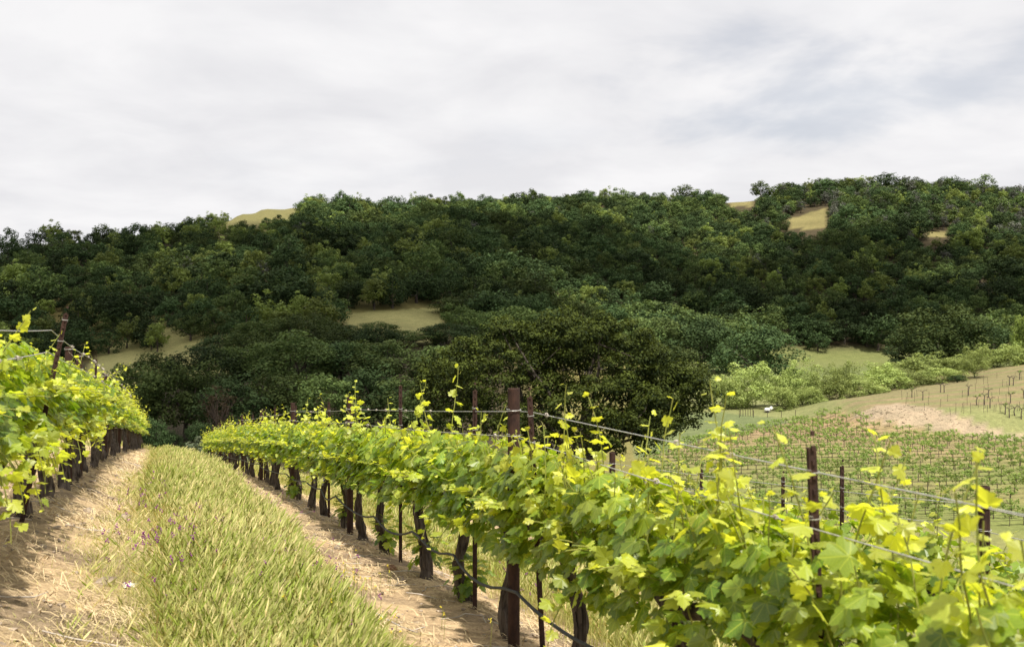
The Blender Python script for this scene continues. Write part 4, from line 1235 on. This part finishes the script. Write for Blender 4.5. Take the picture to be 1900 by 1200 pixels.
# --- belt of oaks below the meadows, nearest first
G_BELT = 'oaks in the belt below the meadows'
belt = [
    (120, 118, 212, 110, 700), (130, 238, 130, 120, 672), (132, 345, 108, 108, 676), (128, 430, 110, 112, 702), (134, 515, 112, 118, 690), (130, 600, 112, 110, 696), (136, 690, 112, 118, 684), (132, 775, 112, 110, 694),
    (178, 290, 112, 110, 660), (176, 385, 112, 110, 645), (182, 470, 112, 120, 632), (178, 555, 112, 125, 622), (184, 640, 112, 120, 634), (180, 728, 112, 120, 628), (186, 812, 112, 110, 640),
    (238, 425, 112, 92, 620), (244, 497, 112, 100, 588), (240, 566, 112, 100, 580), (246, 628, 112, 70, 604), (240, 700, 112, 90, 598), (246, 768, 112, 90, 612), (250, 832, 112, 90, 600), (205, 455, 0, 90, 612), (210, 600, 0, 100, 604), (212, 690, 0, 90, 608),
    (285, 890, 112, 90, 575), (290, 960, 112, 92, 566), (285, 1030, 112, 92, 575), (330, 850, 112, 92, 552), (335, 915, 0, 92, 548), (338, 985, 0, 92, 545), (340, 1050, 0, 92, 548),
]
for j, (y, u, _, w, vt) in enumerate(belt):
    kind = 'live_oak' if j % 3 == 0 else 'mid_oak'
    look = 'dark' if kind == 'live_oak' else 'mid green'
    where = ('front rank of the shaded wood' if y < 150 else 'middle rank below the meadows' if y < 200 else 'back rank under the tan meadow' if y < 260 else 'wood behind the big spreading oak')
    rank = [t for t in belt if (t[0] < 150) == (y < 150) and (t[0] < 200) == (y < 200) and (t[0] < 260) == (y < 260)]
    pos = sorted(rank, key=lambda t: t[1]).index((y, u, _, w, vt)) + 1
    plant_tree('oak_tree', kind, u, y, vt, w * random.uniform(1.15, 1.5), f'{look} oak in the {where}, {ordn(pos)} from the left', G_BELT)
# --- grove and single trees on the valley floor
for (u, y, vt, w, lab, kind) in [
    (1165, 300, 586, 120, 'pale topped oak showing just over the right shoulder of the big oak', 'mid_oak'),
    (1225, 305, 586, 120, 'tall oak in the grove right of the big oak, second from its left', 'mid_oak'),
    (1300, 300, 590, 130, 'grove oak with dark bare trunks over the grass, left of the round oak', 'live_oak'),
    (1350, 318, 590, 140, 'back oak of the grove rising behind the round dark oak', 'mid_oak'),
    (1405, 255, 604, 150, 'round dark oak at the right end of the grove beside the green field', 'live_oak'),
    (1245, 200, 640, 110, 'oak crown close behind the right side of the big spreading oak', 'mid_oak'),
    (1748, 300, 570, 150, 'tall blue green oak standing at the far right end of the field', 'mid_oak'),
    (1705, 300, 632, 110, 'low lobe oak at the right edge of the field under the tall one', 'live_oak'),
    (1815, 305, 592, 120, 'shorter oak right of the tall blue green oak', 'live_oak'),
    (1908, 260, 592, 80, 'brownish green tree cut by the right edge of the picture', 'pale_tree'),
]:
    plant_tree('oak_tree', kind, u, y, vt, w * 1.1, lab)
# --- willows and shrubs along the creek
G_W = 'willows along the creek'
for j, (u, y, vt, w, lab) in enumerate([
    (1350, 186, 702, 70, 'pale willow nearest the big oak, at the left end of the creek thicket'), (1385, 190, 689, 90, 'round topped pale willow in front of the round dark oak'),
    (1442, 192, 707, 66, 'low pale willow between two taller ones left of the field'), (1487, 190, 689, 72, 'dense round willow with a dark hollow side'),
    (1535, 186, 702, 60, 'short bright willow bush beside the pointed one'), (1558, 192, 676, 50, 'pointed bright green willow standing before the green field'),
    (1600, 190, 712, 80, 'grey green willow bush below the field'), (1640, 196, 692, 90, 'broad grey green willow right of the field shrubs'),
    (1635, 225, 680, 45, 'small round willow showing above the broad grey one'), (1690, 200, 700, 90, 'bright willow bush at the foot of the old vineyard knoll'),
    (1712, 215, 672, 90, 'pale willow rising under the tall blue green oak'), (1762, 212, 668, 90, 'pale round willow left of the small tree with a dark trunk'),
    (1745, 200, 694, 80, 'low pale willow in front along the knoll fence'), (1850, 212, 656, 80, 'yellow green willow right of the dark trunked tree'),
    (1893, 214, 650, 70, 'yellow green willow at the right edge above the old vineyard'), (1450, 183, 728, 60, 'small bright bush at the foot of the creek willows'), (1505, 183, 726, 50, 'small bright bush in front of the dense round willow')]):
    plant_tree('willow_tree', 'willow', u, y, vt - 14, w * random.uniform(1.1, 1.4), lab, G_W, sink=1.0)
plant_tree('willow_tree', 'willow', 1808, 198, 644, 56, 'small umbrella shaped tree on a dark leaning trunk above the knoll', i=1)
plant_tree('shrub', 'live_oak', 1777, 190, 695, 34, 'dark round shrub among pale willows on the knoll edge', cat='shrub')
plant_tree('shrub', 'mid_oak', 1686, 188, 722, 24, 'small dark round shrub at the foot of the grey willow', cat='shrub')

for k, (u, y, vt, w) in enumerate([(282, 112, 775, 70), (318, 116, 800, 50), (372, 118, 782, 66), (415, 114, 790, 60), (455, 116, 780, 70), (252, 110, 770, 60)]):
    plant_tree('shrub', 'live_oak', u, y, vt, w, f'dark undergrowth shrub in the shade beneath the front oaks, {ordn(sorted([282,318,372,415,455,252]).index(u) + 1)} from the left', 'undergrowth shrubs beneath the front oaks', cat='shrub')
def dead_tree():
    rng = np.random.default_rng(44)
    y = 122.0; x = (405 - 950) / F * y; g = gz(x, y)
    C = norm(rng.normal(size=(46, 3)) + np.array([0, 0, 0.3])) * np.array([2.3, 2.0, 2.6]) * rng.uniform(0.5, 1, (46, 1)) + np.array([0, 0, 5.6])
    root = empty('dead_tree', (x, y, g)); tag(root, 'sparse brown branches of a dying tree among the dark front oaks', 'tree')
    b = MB(); limb_tree(b, np.array([0, 0, -0.5]), C, rng, 0.2, 34, 3.0, sides=5)
    obj('trunk', b.mesh('trunk', [M['dead_twig']]), root)
    m = leaf_material('dry_leaf', (0.050, 0.038, 0.022), (0.105, 0.078, 0.045), trans=0.2, rough=0.8, spec=0.1, objvar=0.0)
    V, Q, age, tint = leaf_quads(C, np.full(len(C), 0.55), 26, 0.22, rng)
    obj('crown', mesh_np('crown', V, [Q], [m], face_attr={'age': age, 'tint': tint}), root)
dead_tree()
def bush(u, y, vtop, wpx, label, mat, seed):
    rng = np.random.default_rng(seed)
    x = (u - 950) / F * y; z0 = gz(x, y)
    H = max((600 - vtop) / F * y - z0, 1.0); W = wpx / F * y
    C, R = crown_clumps(rng, 60, W * 0.42, H * 0.45, H * 0.45, W * 0.11, low=-0.8)
    V, Q, age, tint = leaf_quads(C, R, 60, 0.14, rng, 0.9, 0.4)
    root = empty('shrub', (x, y, z0)); tag(root, label, 'shrub')
    obj('crown', mesh_np('crown', V, [Q], [M[mat]], face_attr={'age': age, 'tint': tint}), root)
    b = MB(); limb_tree(b, np.array([0, 0, -0.3]), C, rng, 0.07, 8, 0.4, sides=5)
    obj('trunk', b.mesh('trunk', [M['oak_bark']]), root)
bush(368, 58, 811, 74, 'grey green bush just over the crest at the end of the grass strip', 'sage', 1)
bush(425, 66, 806, 70, 'second grey green bush half hidden by the far vines', 'sage', 2)
bush(740, 74, 758, 110, 'pale green bush rising behind the vines left of the big oak', 'willow', 3)
bush(660, 72, 775, 70, 'low pale bush behind the thick posts', 'willow', 4)

# --- forest on the hill
HILL = {'live_oak': [], 'mid_oak': [], 'pale_tree': [], 'grey_pine': []}
for kind, n, leaf in (('live_oak', 4, 0.62), ('mid_oak', 3, 0.60), ('pale_tree', 3, 0.52), ('grey_pine', 2, 0.5)):
    for i in range(n):
        t, c = tree_meshes(kind, 300 + i * 13 + len(kind), nc=46, nl=42 if kind != 'grey_pine' else 18, leaf=leaf, limbs=4)
        HILL[kind].append(joined(t, c, {'live_oak': 'oak_tree', 'mid_oak': 'oak_tree', 'pale_tree': 'broadleaf_tree', 'grey_pine': 'pine_tree'}[kind]))
def hill_points():
    rng = np.random.default_rng(17)
    sp = 10.6
    gx, gy = np.meshgrid(np.arange(-420, 620, sp), np.arange(285, 960, sp))
    x = (gx + rng.uniform(-0.48, 0.48, gx.shape) * sp).ravel(); y = (gy + rng.uniform(-0.48, 0.48, gy.shape) * sp).ravel()
    u = 950 + F * x / y
    ok = (u > -140) & (u < 2040)
    x, y, u = x[ok], y[ok], u[ok]
    z = ground_z(x, y)
    ridge = np.interp(u, [-300, 0, 100, 250, 380, 450, 490, 545, 640, 730, 820, 920, 1100, 1280, 1440, 1540, 1700, 1900, 2200], [480, 480, 520, 570, 620, 650, 680, 700, 740, 780, 790, 800, 820, 840, 850, 860, 860, 850, 850])
    base = np.interp(u, [-300, 0, 200, 330, 420, 640, 830, 900, 1000, 1100, 1280, 1480, 1700, 1900, 2200], [285, 290, 288, 275, 255, 268, 300, 300, 320, 350, 400, 425, 425, 410, 400])
    ok = (y > base) & (y < ridge + 45)
    x, y, u, z = x[ok], y[ok], u[ok], z[ok]
    v = 600 - F * z / y
    h = rng.uniform(7.5, 12.5, len(x)) * np.where(u < 500, 0.85, 1.0) * np.where(rng.random(len(x)) < 0.18, 1.45, 1.0) * np.where((y > ridge[ok] - 60) & (u < 1450), rng.uniform(0.55, 1.0, len(x)), 1.0); w = h * rng.uniform(1.05, 1.5, len(x))
    vt = v - h * F / y
    keep = np.ones(len(x), bool)
    hw = w * 0.5 * F / y * 0.6
    for poly in (MEADOW_A, MEADOW_B, DOME, PATCH, PATCH2, SADDLE):
        for du in (-1, -0.5, 0, 0.5, 1):
            for f in np.linspace(0.02, 0.95, 7):
                keep &= ~inpoly(u + du * hw, v + (vt - v) * f, poly)
    return x[keep], y[keep], z[keep], u[keep], v[keep], h[keep], w[keep], rng
hx, hy, hz, hu, hv, hh, hw_, hr = hill_points()
pk = hr.random(len(hx))
cl = wob(hx, hy, 26.0)
pale_p = np.where(hu < 760, 0.20, 0.10) + 0.16 * (cl > 0.25) + np.where((hu > 1150) & (hu < 1480) & (hv < 430), 0.12, 0)
pine_p = np.where((hu > 1480) & (hv < 455), 0.30, np.where(hu > 1350, 0.04, 0.015))
kinds = np.where(pk < pale_p, 'pale_tree', np.where(pk < pale_p + pine_p, 'grey_pine', np.where(hr.random(len(hx)) < 0.62, 'live_oak', 'mid_oak')))
order = np.argsort(hy)
N_IND = 235
LAND = [((350, 655), 'the left tan meadow'), ((730, 585), 'the middle tan meadow'), ((1570, 680), 'the green valley field'), ((1040, 640), 'the big spreading oak'), ((40, 640), 'the uphill vine row')]
LOOK = {'live_oak': 'dark rounded oak', 'mid_oak': 'mid green oak', 'pale_tree': 'yellow green upright tree', 'grey_pine': 'grey airy pine'}
NAMES = {'live_oak': 'oak_tree', 'mid_oak': 'oak_tree', 'pale_tree': 'broadleaf_tree', 'grey_pine': 'pine_tree'}
indiv = list(order[:N_IND])
# single trees that stand out on the skyline
solo = [(632, 742, 'live_oak', 16.0, 12.0, 'small dark tree alone on the skyline right of the bare hilltop'), (662, 738, 'pale_tree', 13.0, 13.0, 'yellow green tree on the skyline beside the small dark one'),
        (1412, 850, 'mid_oak', 16.0, 22.0, 'wide pale oak alone on the skyline saddle'), (1272, 838, 'mid_oak', 16, 25, 'broad oak rising above the skyline left of the saddle'), (1338, 846, 'live_oak', 8, 11, 'small dark oak on the skyline left of the bare saddle'),
        (15, 478, 'live_oak', 15, 13, 'dark round oak on the skyline at the left edge of the picture'), (1208, 640, 'grey_pine', 12, 13, 'bare looking grey tree standing in the upper wood'), (352, 590, 'mid_oak', 9, 10, 'feathery tree on the skyline left of the bare hilltop'),
        (985, 800, 'mid_oak', 15, 19, 'broad oak crown on the middle of the skyline'), (850, 792, 'mid_oak', 14, 18, 'pale oak on the skyline above the yellow green wood'), (1700, 860, 'live_oak', 13, 14, 'dark tall oak highest on the right part of the skyline')]
cnt = {}
rows = []
for i in indiv:
    l = min(LAND, key=lambda L: math.hypot(hu[i] - L[0][0], (hv[i] - L[0][1]) * 1.6))[1]
    rows.append((l, kinds[i], i))
HILLOBJ = {}
for key in sorted({(r[0], r[1]) for r in rows}):
    mem = sorted([r[2] for r in rows if (r[0], r[1]) == key], key=lambda i: hu[i])
    for j, i in enumerate(mem):
        k = kinds[i]
        vr = int(hr.integers(len(HILL[k])))
        o = obj(NAMES[k], HILL[k][vr], loc=(hx[i], hy[i], hz[i] - 0.3))
        HILLOBJ.setdefault((k, vr), o)
        o.rotation_euler = (0, 0, hr.uniform(0, 6.28)); o.scale = (hw_[i] / 9.6, hw_[i] / 9.6, hh[i] / 10.0)
        tag(o, f'{LOOK[k]} at the hill foot, {ordn(j + 1)} from left near {key[0]}', 'tree', 'trees along the foot of the hill forest')
for (u, y, k, h, w, lab) in solo:
    x = (u - 950) / F * y
    vr = int(hr.integers(len(HILL[k])))
    o = obj(NAMES[k], HILL[k][vr], loc=(x, y, gz(x, y) - 0.3))
    HILLOBJ.setdefault((k, vr), o)
    o.scale = (w / 9.6, w / 9.6, h / 10.0); o.rotation_euler = (0, 0, hr.uniform(0, 6.28))
    tag(o, lab, 'tree')
for k in HILL:
    for vr in range(len(HILL[k])):
        if (k, vr) not in HILLOBJ:
            i = int(order[N_IND + vr + 5 * len(k)])
            o = obj(NAMES[k], HILL[k][vr], loc=(hx[i], hy[i], hz[i] - 0.3))
            o.scale = (hw_[i] / 9.6, hw_[i] / 9.6, hh[i] / 10.0)
            tag(o, f'{LOOK[k]} deep in the hill forest, number {vr + 1} of its look', 'tree', 'trees deep in the hill forest')
            HILLOBJ[(k, vr)] = o

def forest_stuff():
    rest = order[N_IND:]
    keys = list(HILLOBJ)
    which = np.zeros(len(rest), np.int32)
    for n, i in enumerate(rest):
        ks = [a for a, kk in enumerate(keys) if kk[0] == kinds[i]]
        which[n] = ks[int(hr.integers(len(ks)))]
    me = bpy.data.meshes.new('forest')
    me.vertices.add(len(rest))
    me.vertices.foreach_set('co', np.column_stack([hx[rest], hy[rest], hz[rest] - 0.3]).astype(np.float32).ravel())
    a = me.attributes.new('which', 'INT', 'POINT'); a.data.foreach_set('value', which)
    a = me.attributes.new('size', 'FLOAT_VECTOR', 'POINT'); a.data.foreach_set('vector', np.column_stack([hw_[rest] / 9.6, hw_[rest] / 9.6, hh[rest] / 10]).astype(np.float32).ravel())
    a = me.attributes.new('turn', 'FLOAT_VECTOR', 'POINT'); a.data.foreach_set('vector', np.column_stack([0 * rest, 0 * rest, hr.uniform(0, 6.28, len(rest))]).astype(np.float32).ravel())
    me.update()
    o = obj('forest', me)
    tag(o, 'dense mixed forest of oaks covering the long hill up to the skyline', 'forest', kind='stuff')
    ng = bpy.data.node_groups.new('forest_trees', 'GeometryNodeTree')
    ng.interface.new_socket('Geometry', in_out='INPUT', socket_type='NodeSocketGeometry')
    ng.interface.new_socket('Geometry', in_out='OUTPUT', socket_type='NodeSocketGeometry')
    gi = ng.nodes.new('NodeGroupInput'); go = ng.nodes.new('NodeGroupOutput')
    def named(nm, t):
        n = ng.nodes.new('GeometryNodeInputNamedAttribute'); n.data_type = t; n.inputs['Name'].default_value = nm
        return n.outputs['Attribute']
    w = named('which', 'INT'); sz = named('size', 'FLOAT_VECTOR'); tu = named('turn', 'FLOAT_VECTOR')
    join = ng.nodes.new('GeometryNodeJoinGeometry')
    for k, key in enumerate(keys):
        cmpn = ng.nodes.new('FunctionNodeCompare'); cmpn.data_type = 'INT'; cmpn.operation = 'EQUAL'
        ins = [s for s in cmpn.inputs if s.enabled and s.type == 'INT']
        ng.links.new(w, ins[0]); ins[1].default_value = k
        oi = ng.nodes.new('GeometryNodeObjectInfo'); oi.transform_space = 'ORIGINAL'; oi.inputs['Object'].default_value = HILLOBJ[key]
        oi.inputs['As Instance'].default_value = True
        ip = ng.nodes.new('GeometryNodeInstanceOnPoints')
        ng.links.new(gi.outputs[0], ip.inputs['Points']); ng.links.new(cmpn.outputs[0], ip.inputs['Selection'])
        ng.links.new(oi.outputs['Geometry'], ip.inputs['Instance'])
        ng.links.new(sz, ip.inputs['Scale'])
        er = ng.nodes.new('FunctionNodeEulerToRotation'); ng.links.new(tu, er.inputs[0]); ng.links.new(er.outputs[0], ip.inputs['Rotation'])
        ng.links.new(ip.outputs[0], join.inputs[0])
    ng.links.new(join.outputs[0], go.inputs[0])
    md = o.modifiers.new('trees', 'NODES'); md.node_group = ng
forest_stuff()
print('hill trees', len(hx))

# ------------------------------------------------------------------ young vineyard on the valley floor
def young_vine_mesh(seed):
    rng = np.random.default_rng(seed)
    b = MB()
    b.tube([(0, 0, -0.1), (rng.normal(0, 0.02), rng.normal(0, 0.02), 0.5), (0, 0, 0.95)], [0.035, 0.03, 0.03], sides=5, mi=1)
    b.tube([(0.06, 0, -0.1), (0.06, 0, 1.55)], 0.016, sides=4, mi=2)
    for sx in (-1, 1):
        b.tube([(0, 0, 0.92), (sx * 0.3, 0, 1.0), (sx * 0.62, rng.normal(0, 0.03), 0.98)], [0.028, 0.022, 0.014], sides=4, mi=1)
    n = 15
    C = np.column_stack([rng.uniform(-0.85, 0.85, n), rng.normal(0, 0.14, n), rng.uniform(0.92, 1.42, n)])
    V, Q, age, tint = leaf_quads(C, np.full(n, 0.20) * rng.uniform(0.6, 1.3, n), 13, 0.18, rng, 0.9, 0.4)
    b.add(V, [Q], 0)
    nq = sum(len(a) for a in b.f[4]); mi = np.concatenate(b.m[4])
    A = np.zeros(nq); T = np.full(nq, 0.5); A[mi == 0] = age; T[mi == 0] = tint
    q = np.concatenate(b.f[4]); fs = [q]; mis = [mi]
    if 5 in b.f:
        fs.append(np.concatenate(b.f[5])); mis.append(np.concatenate(b.m[5])); k = len(fs[-1]); A = np.concatenate([A, np.zeros(k)]); T = np.concatenate([T, np.zeros(k)])
    return mesh_np('young_vine', np.concatenate(b.v), fs, [M['young_vine'], M['bark'], M['stake']], np.concatenate(mis), {'age': A, 'tint': T})
YV = [young_vine_mesh(i) for i in range(6)]
def young_block():
    rng = np.random.default_rng(4)
    pts = []
    th = math.radians(9)                                # rows run nearly across the view
    ca, sa = math.cos(th), math.sin(th)
    r = 0
    for q in np.arange(70, 215, 2.7):
        r += 1
        for t in np.arange(-40, 130, 1.75):
            x = t * ca - 0; y = q + t * sa
            if y < 60: continue
            pts.append((x, y, r))
    P = np.array(pts)
    P[:, 0] += rng.normal(0, 0.28, len(P)); P[:, 1] += rng.normal(0, 0.2, len(P))
    z = ground_z(P[:, 0], P[:, 1])
    u, v = proj(P[:, 0], P[:, 1], z)
    ok = inpoly(u, v, BLOCK_POLY) & (u < 1930) & (v < 985) & (rng.random(len(P)) < 0.93)
    P, z, u, v = P[ok], z[ok], u[ok], v[ok]
    o_ = np.argsort(P[:, 1])
    P, z, u, v = P[o_], z[o_], u[o_], v[o_]
    n_ind = 290
    names = []
    cols = {}
    for i in range(min(n_ind, len(P))):
        s = rng.uniform(0.7, 1.0)
        o = obj('young_vine', YV[int(rng.integers(6))], loc=(P[i, 0], P[i, 1], z[i]))
        o.scale = (s * (1 if rng.random() < 0.5 else -1) * 0.95, s, s); o.rotation_euler = (0, 0, th)
        tag(o, 'short young vine on a dark stake in the near part of the valley vineyard', 'young vine', 'young vines in the near part of the valley vineyard')
    V, Q4, Q5, A4, A5, T4, T5, M4, M5 = [], [], [], [], [], [], [], [], []
    n = 0
    cache = []
    for me in YV:
        v_ = np.zeros(len(me.vertices) * 3, np.float32); me.vertices.foreach_get('co', v_)
        q4 = np.array([tuple(p.vertices) for p in me.polygons if len(p.vertices) == 4])
        sel = np.array([len(p.vertices) == 4 for p in me.polygons])
        a_ = np.zeros(len(me.polygons), np.float32); me.attributes['age'].data.foreach_get('value', a_)
        t_ = np.zeros(len(me.polygons), np.float32); me.attributes['tint'].data.foreach_get('value', t_)
        m_ = np.zeros(len(me.polygons), np.int32); me.polygons.foreach_get('material_index', m_)
        cache.append((v_.reshape(-1, 3), q4, a_[sel], t_[sel], m_[sel]))
    for i in range(n_ind, len(P)):
        v_, q4, a_, t_, m_ = cache[int(rng.integers(6))]
        s = rng.uniform(0.68, 1.0)
        w = v_ * s
        w = np.column_stack([w[:, 0] * ca - w[:, 1] * sa, w[:, 0] * sa + w[:, 1] * ca, w[:, 2]]) + np.array([P[i, 0], P[i, 1], z[i]])
        V.append(w); Q4.append(q4 + n); n += len(w); A4.append(a_); T4.append(np.clip(t_ + rng.normal(0, 0.15), 0, 1)); M4.append(m_)
    me = mesh_np('young_vines', np.concatenate(V), [np.concatenate(Q4)], [M['young_vine'], M['bark'], M['stake']], np.concatenate(M4), {'age': np.concatenate(A4), 'tint': np.concatenate(T4)})
    tag(obj('young_vines', me), 'farther rows of young vines on the valley floor below the bare bank', 'young vines', kind='stuff')
    # training wires of the block: one wire per row
    k = 0
    for r in sorted(set(P[:, 2])):
        m = P[:, 2] == r
        if m.sum() < 4: continue
        k += 1
        o2 = np.argsort(P[m, 0])
        pts = np.column_stack([P[m, 0], P[m, 1], z[m] + 0.95])[o2][::3]
        if len(pts) < 2: continue
        b = MB(); b.tube(pts, 0.012, sides=4); b.tube(pts + np.array([0, 0, -0.5]), 0.014, sides=4)
        o = obj('row_wires', b.mesh('row_wires', [M['stake']]))
        o.name = 'vine_wire'
        tag(o, f'thin dark wire along the young vineyard, {ordn(k)} row from its near edge', 'wire', 'wires of the young vineyard')
    print('young vines', len(P))
young_block()

# ------------------------------------------------------------------ old vineyard on the knoll
def old_vine_mesh(seed):
    rng = np.random.default_rng(seed)
    b = MB()
    h = rng.uniform(1.2, 1.6)
    b.tube([(0, 0, -0.1), (rng.normal(0, 0.06), 0, h * 0.5), (rng.normal(0, 0.08), 0, h)], [0.09, 0.07, 0.065], sides=6)
    for sx in (-1, 1):
        L = rng.uniform(0.5, 1.1)
        b.tube([(0, 0, h * 0.95), (sx * L * 0.4, 0, h + 0.2), (sx * L, rng.normal(0, 0.05), h + rng.uniform(0.05, 0.3))], [0.06, 0.045, 0.025], sides=5)
        for k in range(4):
            x = sx * rng.uniform(0.2, L)
            b.tube([(x, 0, h + 0.12), (x + rng.normal(0, 0.12), rng.normal(0, 0.08), h + rng.uniform(0.25, 0.5))], [0.02, 0.008], sides=4)
    q = b
    return b
def knoll():
    rng = np.random.default_rng(6)
    meshes = []
    for i in range(5):
        meshes.append(old_vine_mesh(i).mesh('old_vine', [M['bark']]))
    lv = []
    for i in range(2):
        r2 = np.random.default_rng(90 + i)
        C = np.column_stack([r2.uniform(-0.6, 0.6, 5), r2.normal(0, 0.1, 5), r2.uniform(1.3, 1.75, 5)])
        V, Q, age, tint = leaf_quads(C, np.full(5, 0.18), 14, 0.16, r2)
        lv.append(mesh_np('leaves', V, [Q], [M['young_vine']], face_attr={'age': age, 'tint': tint}))
    spots = [(1692, 738), (1745, 728), (1752, 729), (1813, 752), (1826, 752), (1837, 757), (1865, 770), (1873, 775), (1883, 772), (1895, 780), (1873, 716), (1880, 716), (1892, 704), (1835, 738), (1797, 735), (1875, 748), (1712, 742), (1900, 740)]
    for k, (u, v) in enumerate(spots):
        # walk out along the sight line until it meets the knoll
        for y in np.arange(142, 260, 0.5):
            x = (u - 950) / F * y
            if gz(x, y) >= (600 - v) / F * y: break
        o = empty('old_vine', (x, y, gz(x, y)), (0, 0, 0.15))
        tag(o, f'bare gnarled old vine with spread arms on the knoll, {ordn(k + 1)} from the bank' , 'old vine', 'old vines on the brown knoll')
        obj('trunk', meshes[k % 5], o)
        if k % 3 == 0: obj('leaves', lv[k % 2], o)
    b = MB(); b.box((0, 0, 0.75), (0.06, 0.06, 1.9)); b.box((0, 0, 1.66), (0.064, 0.064, 0.05), 1)
    st = b.mesh('vine_stake', [M['stake'], M['wire']])
    n = 0
    for row in range(7):
        for t in range(24):
            u0 = 1660 + t * 11.5 + row * 3 + rng.normal(0, 2.0); f = t / 24
            v0 = 749 + (u0 - 1660) * 0.235 - row * (11 + 7 * f)
            if u0 > 1905 or v0 < 690 - (1900 - u0) * -0.22: continue
            hit = None
            for y in np.arange(146, 262, 0.7):
                x = (u0 - 950) / F * y
                if gz(x, y) >= (600 - v0) / F * y:
                    hit = (x, y); break
            if hit is None: continue
            if rng.random() < 0.5: continue
            n += 1
            o = obj('vine_stake', st, loc=(hit[0], hit[1], gz(*hit)))
            o.rotation_euler = (rng.normal(0, 0.05), rng.normal(0, 0.05), 0)
            o.scale = (0.6, 0.6, rng.uniform(0.6, 1.1))
            tag(o, f'thin dark stake on the brown knoll, {ordn(t + 1)} along line {["one","two","three","four","five","six","seven"][row]} above the bank', 'stake', 'stakes of the old vineyard on the knoll')
    print('knoll stakes', n)
knoll()

# --- white tank trailer and gate posts by the creek
def trailer():
    y = 178; x = (1424 - 950) / F * y; g = gz(x, y)
    root = empty('tank_trailer', (x, y, g), (0, 0, 0.2))
    tag(root, 'small white tank trailer parked in the dry grass by the creek', 'trailer')
    b = MB()
    t = np.linspace(-0.55, 0.35, 7)
    b.tube(np.column_stack([t, 0 * t, 0.55 + 0 * t]), 0.34 * np.array([0.7, 0.95, 1, 1, 1, 0.95, 0.7]), sides=14)
    obj('tank', b.mesh('tank', [M['plastic']], smooth=True), root)
    b = MB(); b.box((0.75, 0, 0.85), (0.50, 0.4, 0.42), R=Matrix.Rotation(-0.5, 3, 'Y')); b.box((0.5, 0, 0.55), (0.12, 0.12, 0.5))
    obj('hopper', b.mesh('hopper', [M['plastic']]), root)
    b = MB(); b.box((0, 0, 0.18), (1.5, 0.5, 0.06)); b.box((1.0, 0, 0.16), (0.7, 0.06, 0.05))
    obj('chassis', b.mesh('chassis', [M['stake']]), root)
    for s in (-1, 1):
        b = MB(); b.tube([(-0.1, s * 0.36 - 0.05, 0.18), (-0.1, s * 0.36 + 0.05, 0.18)], 0.20, sides=16)
        obj('wheel', b.mesh('wheel', [M['hose']]), root)
trailer()
def gate_posts():
    b = MB(); b.tube([(0, 0, -0.2), (0, 0, 1.3)], 0.05, sides=7); me = b.mesh('fence_post', [M['stake']])
    for k in range(11):
        u = 1374 + k * 4.6 if k < 6 else 1372 + (k - 6) * 26
        y = 172.0 if k < 6 else 170.0
        x = (u - 950) / F * y
        tag(obj('fence_post', me, loc=(x, y, gz(x, y))), f'short dark fence post by the creek, {ordn(k + 1)} counting from the gate', 'fence post', 'short fence posts by the creek')
gate_posts()
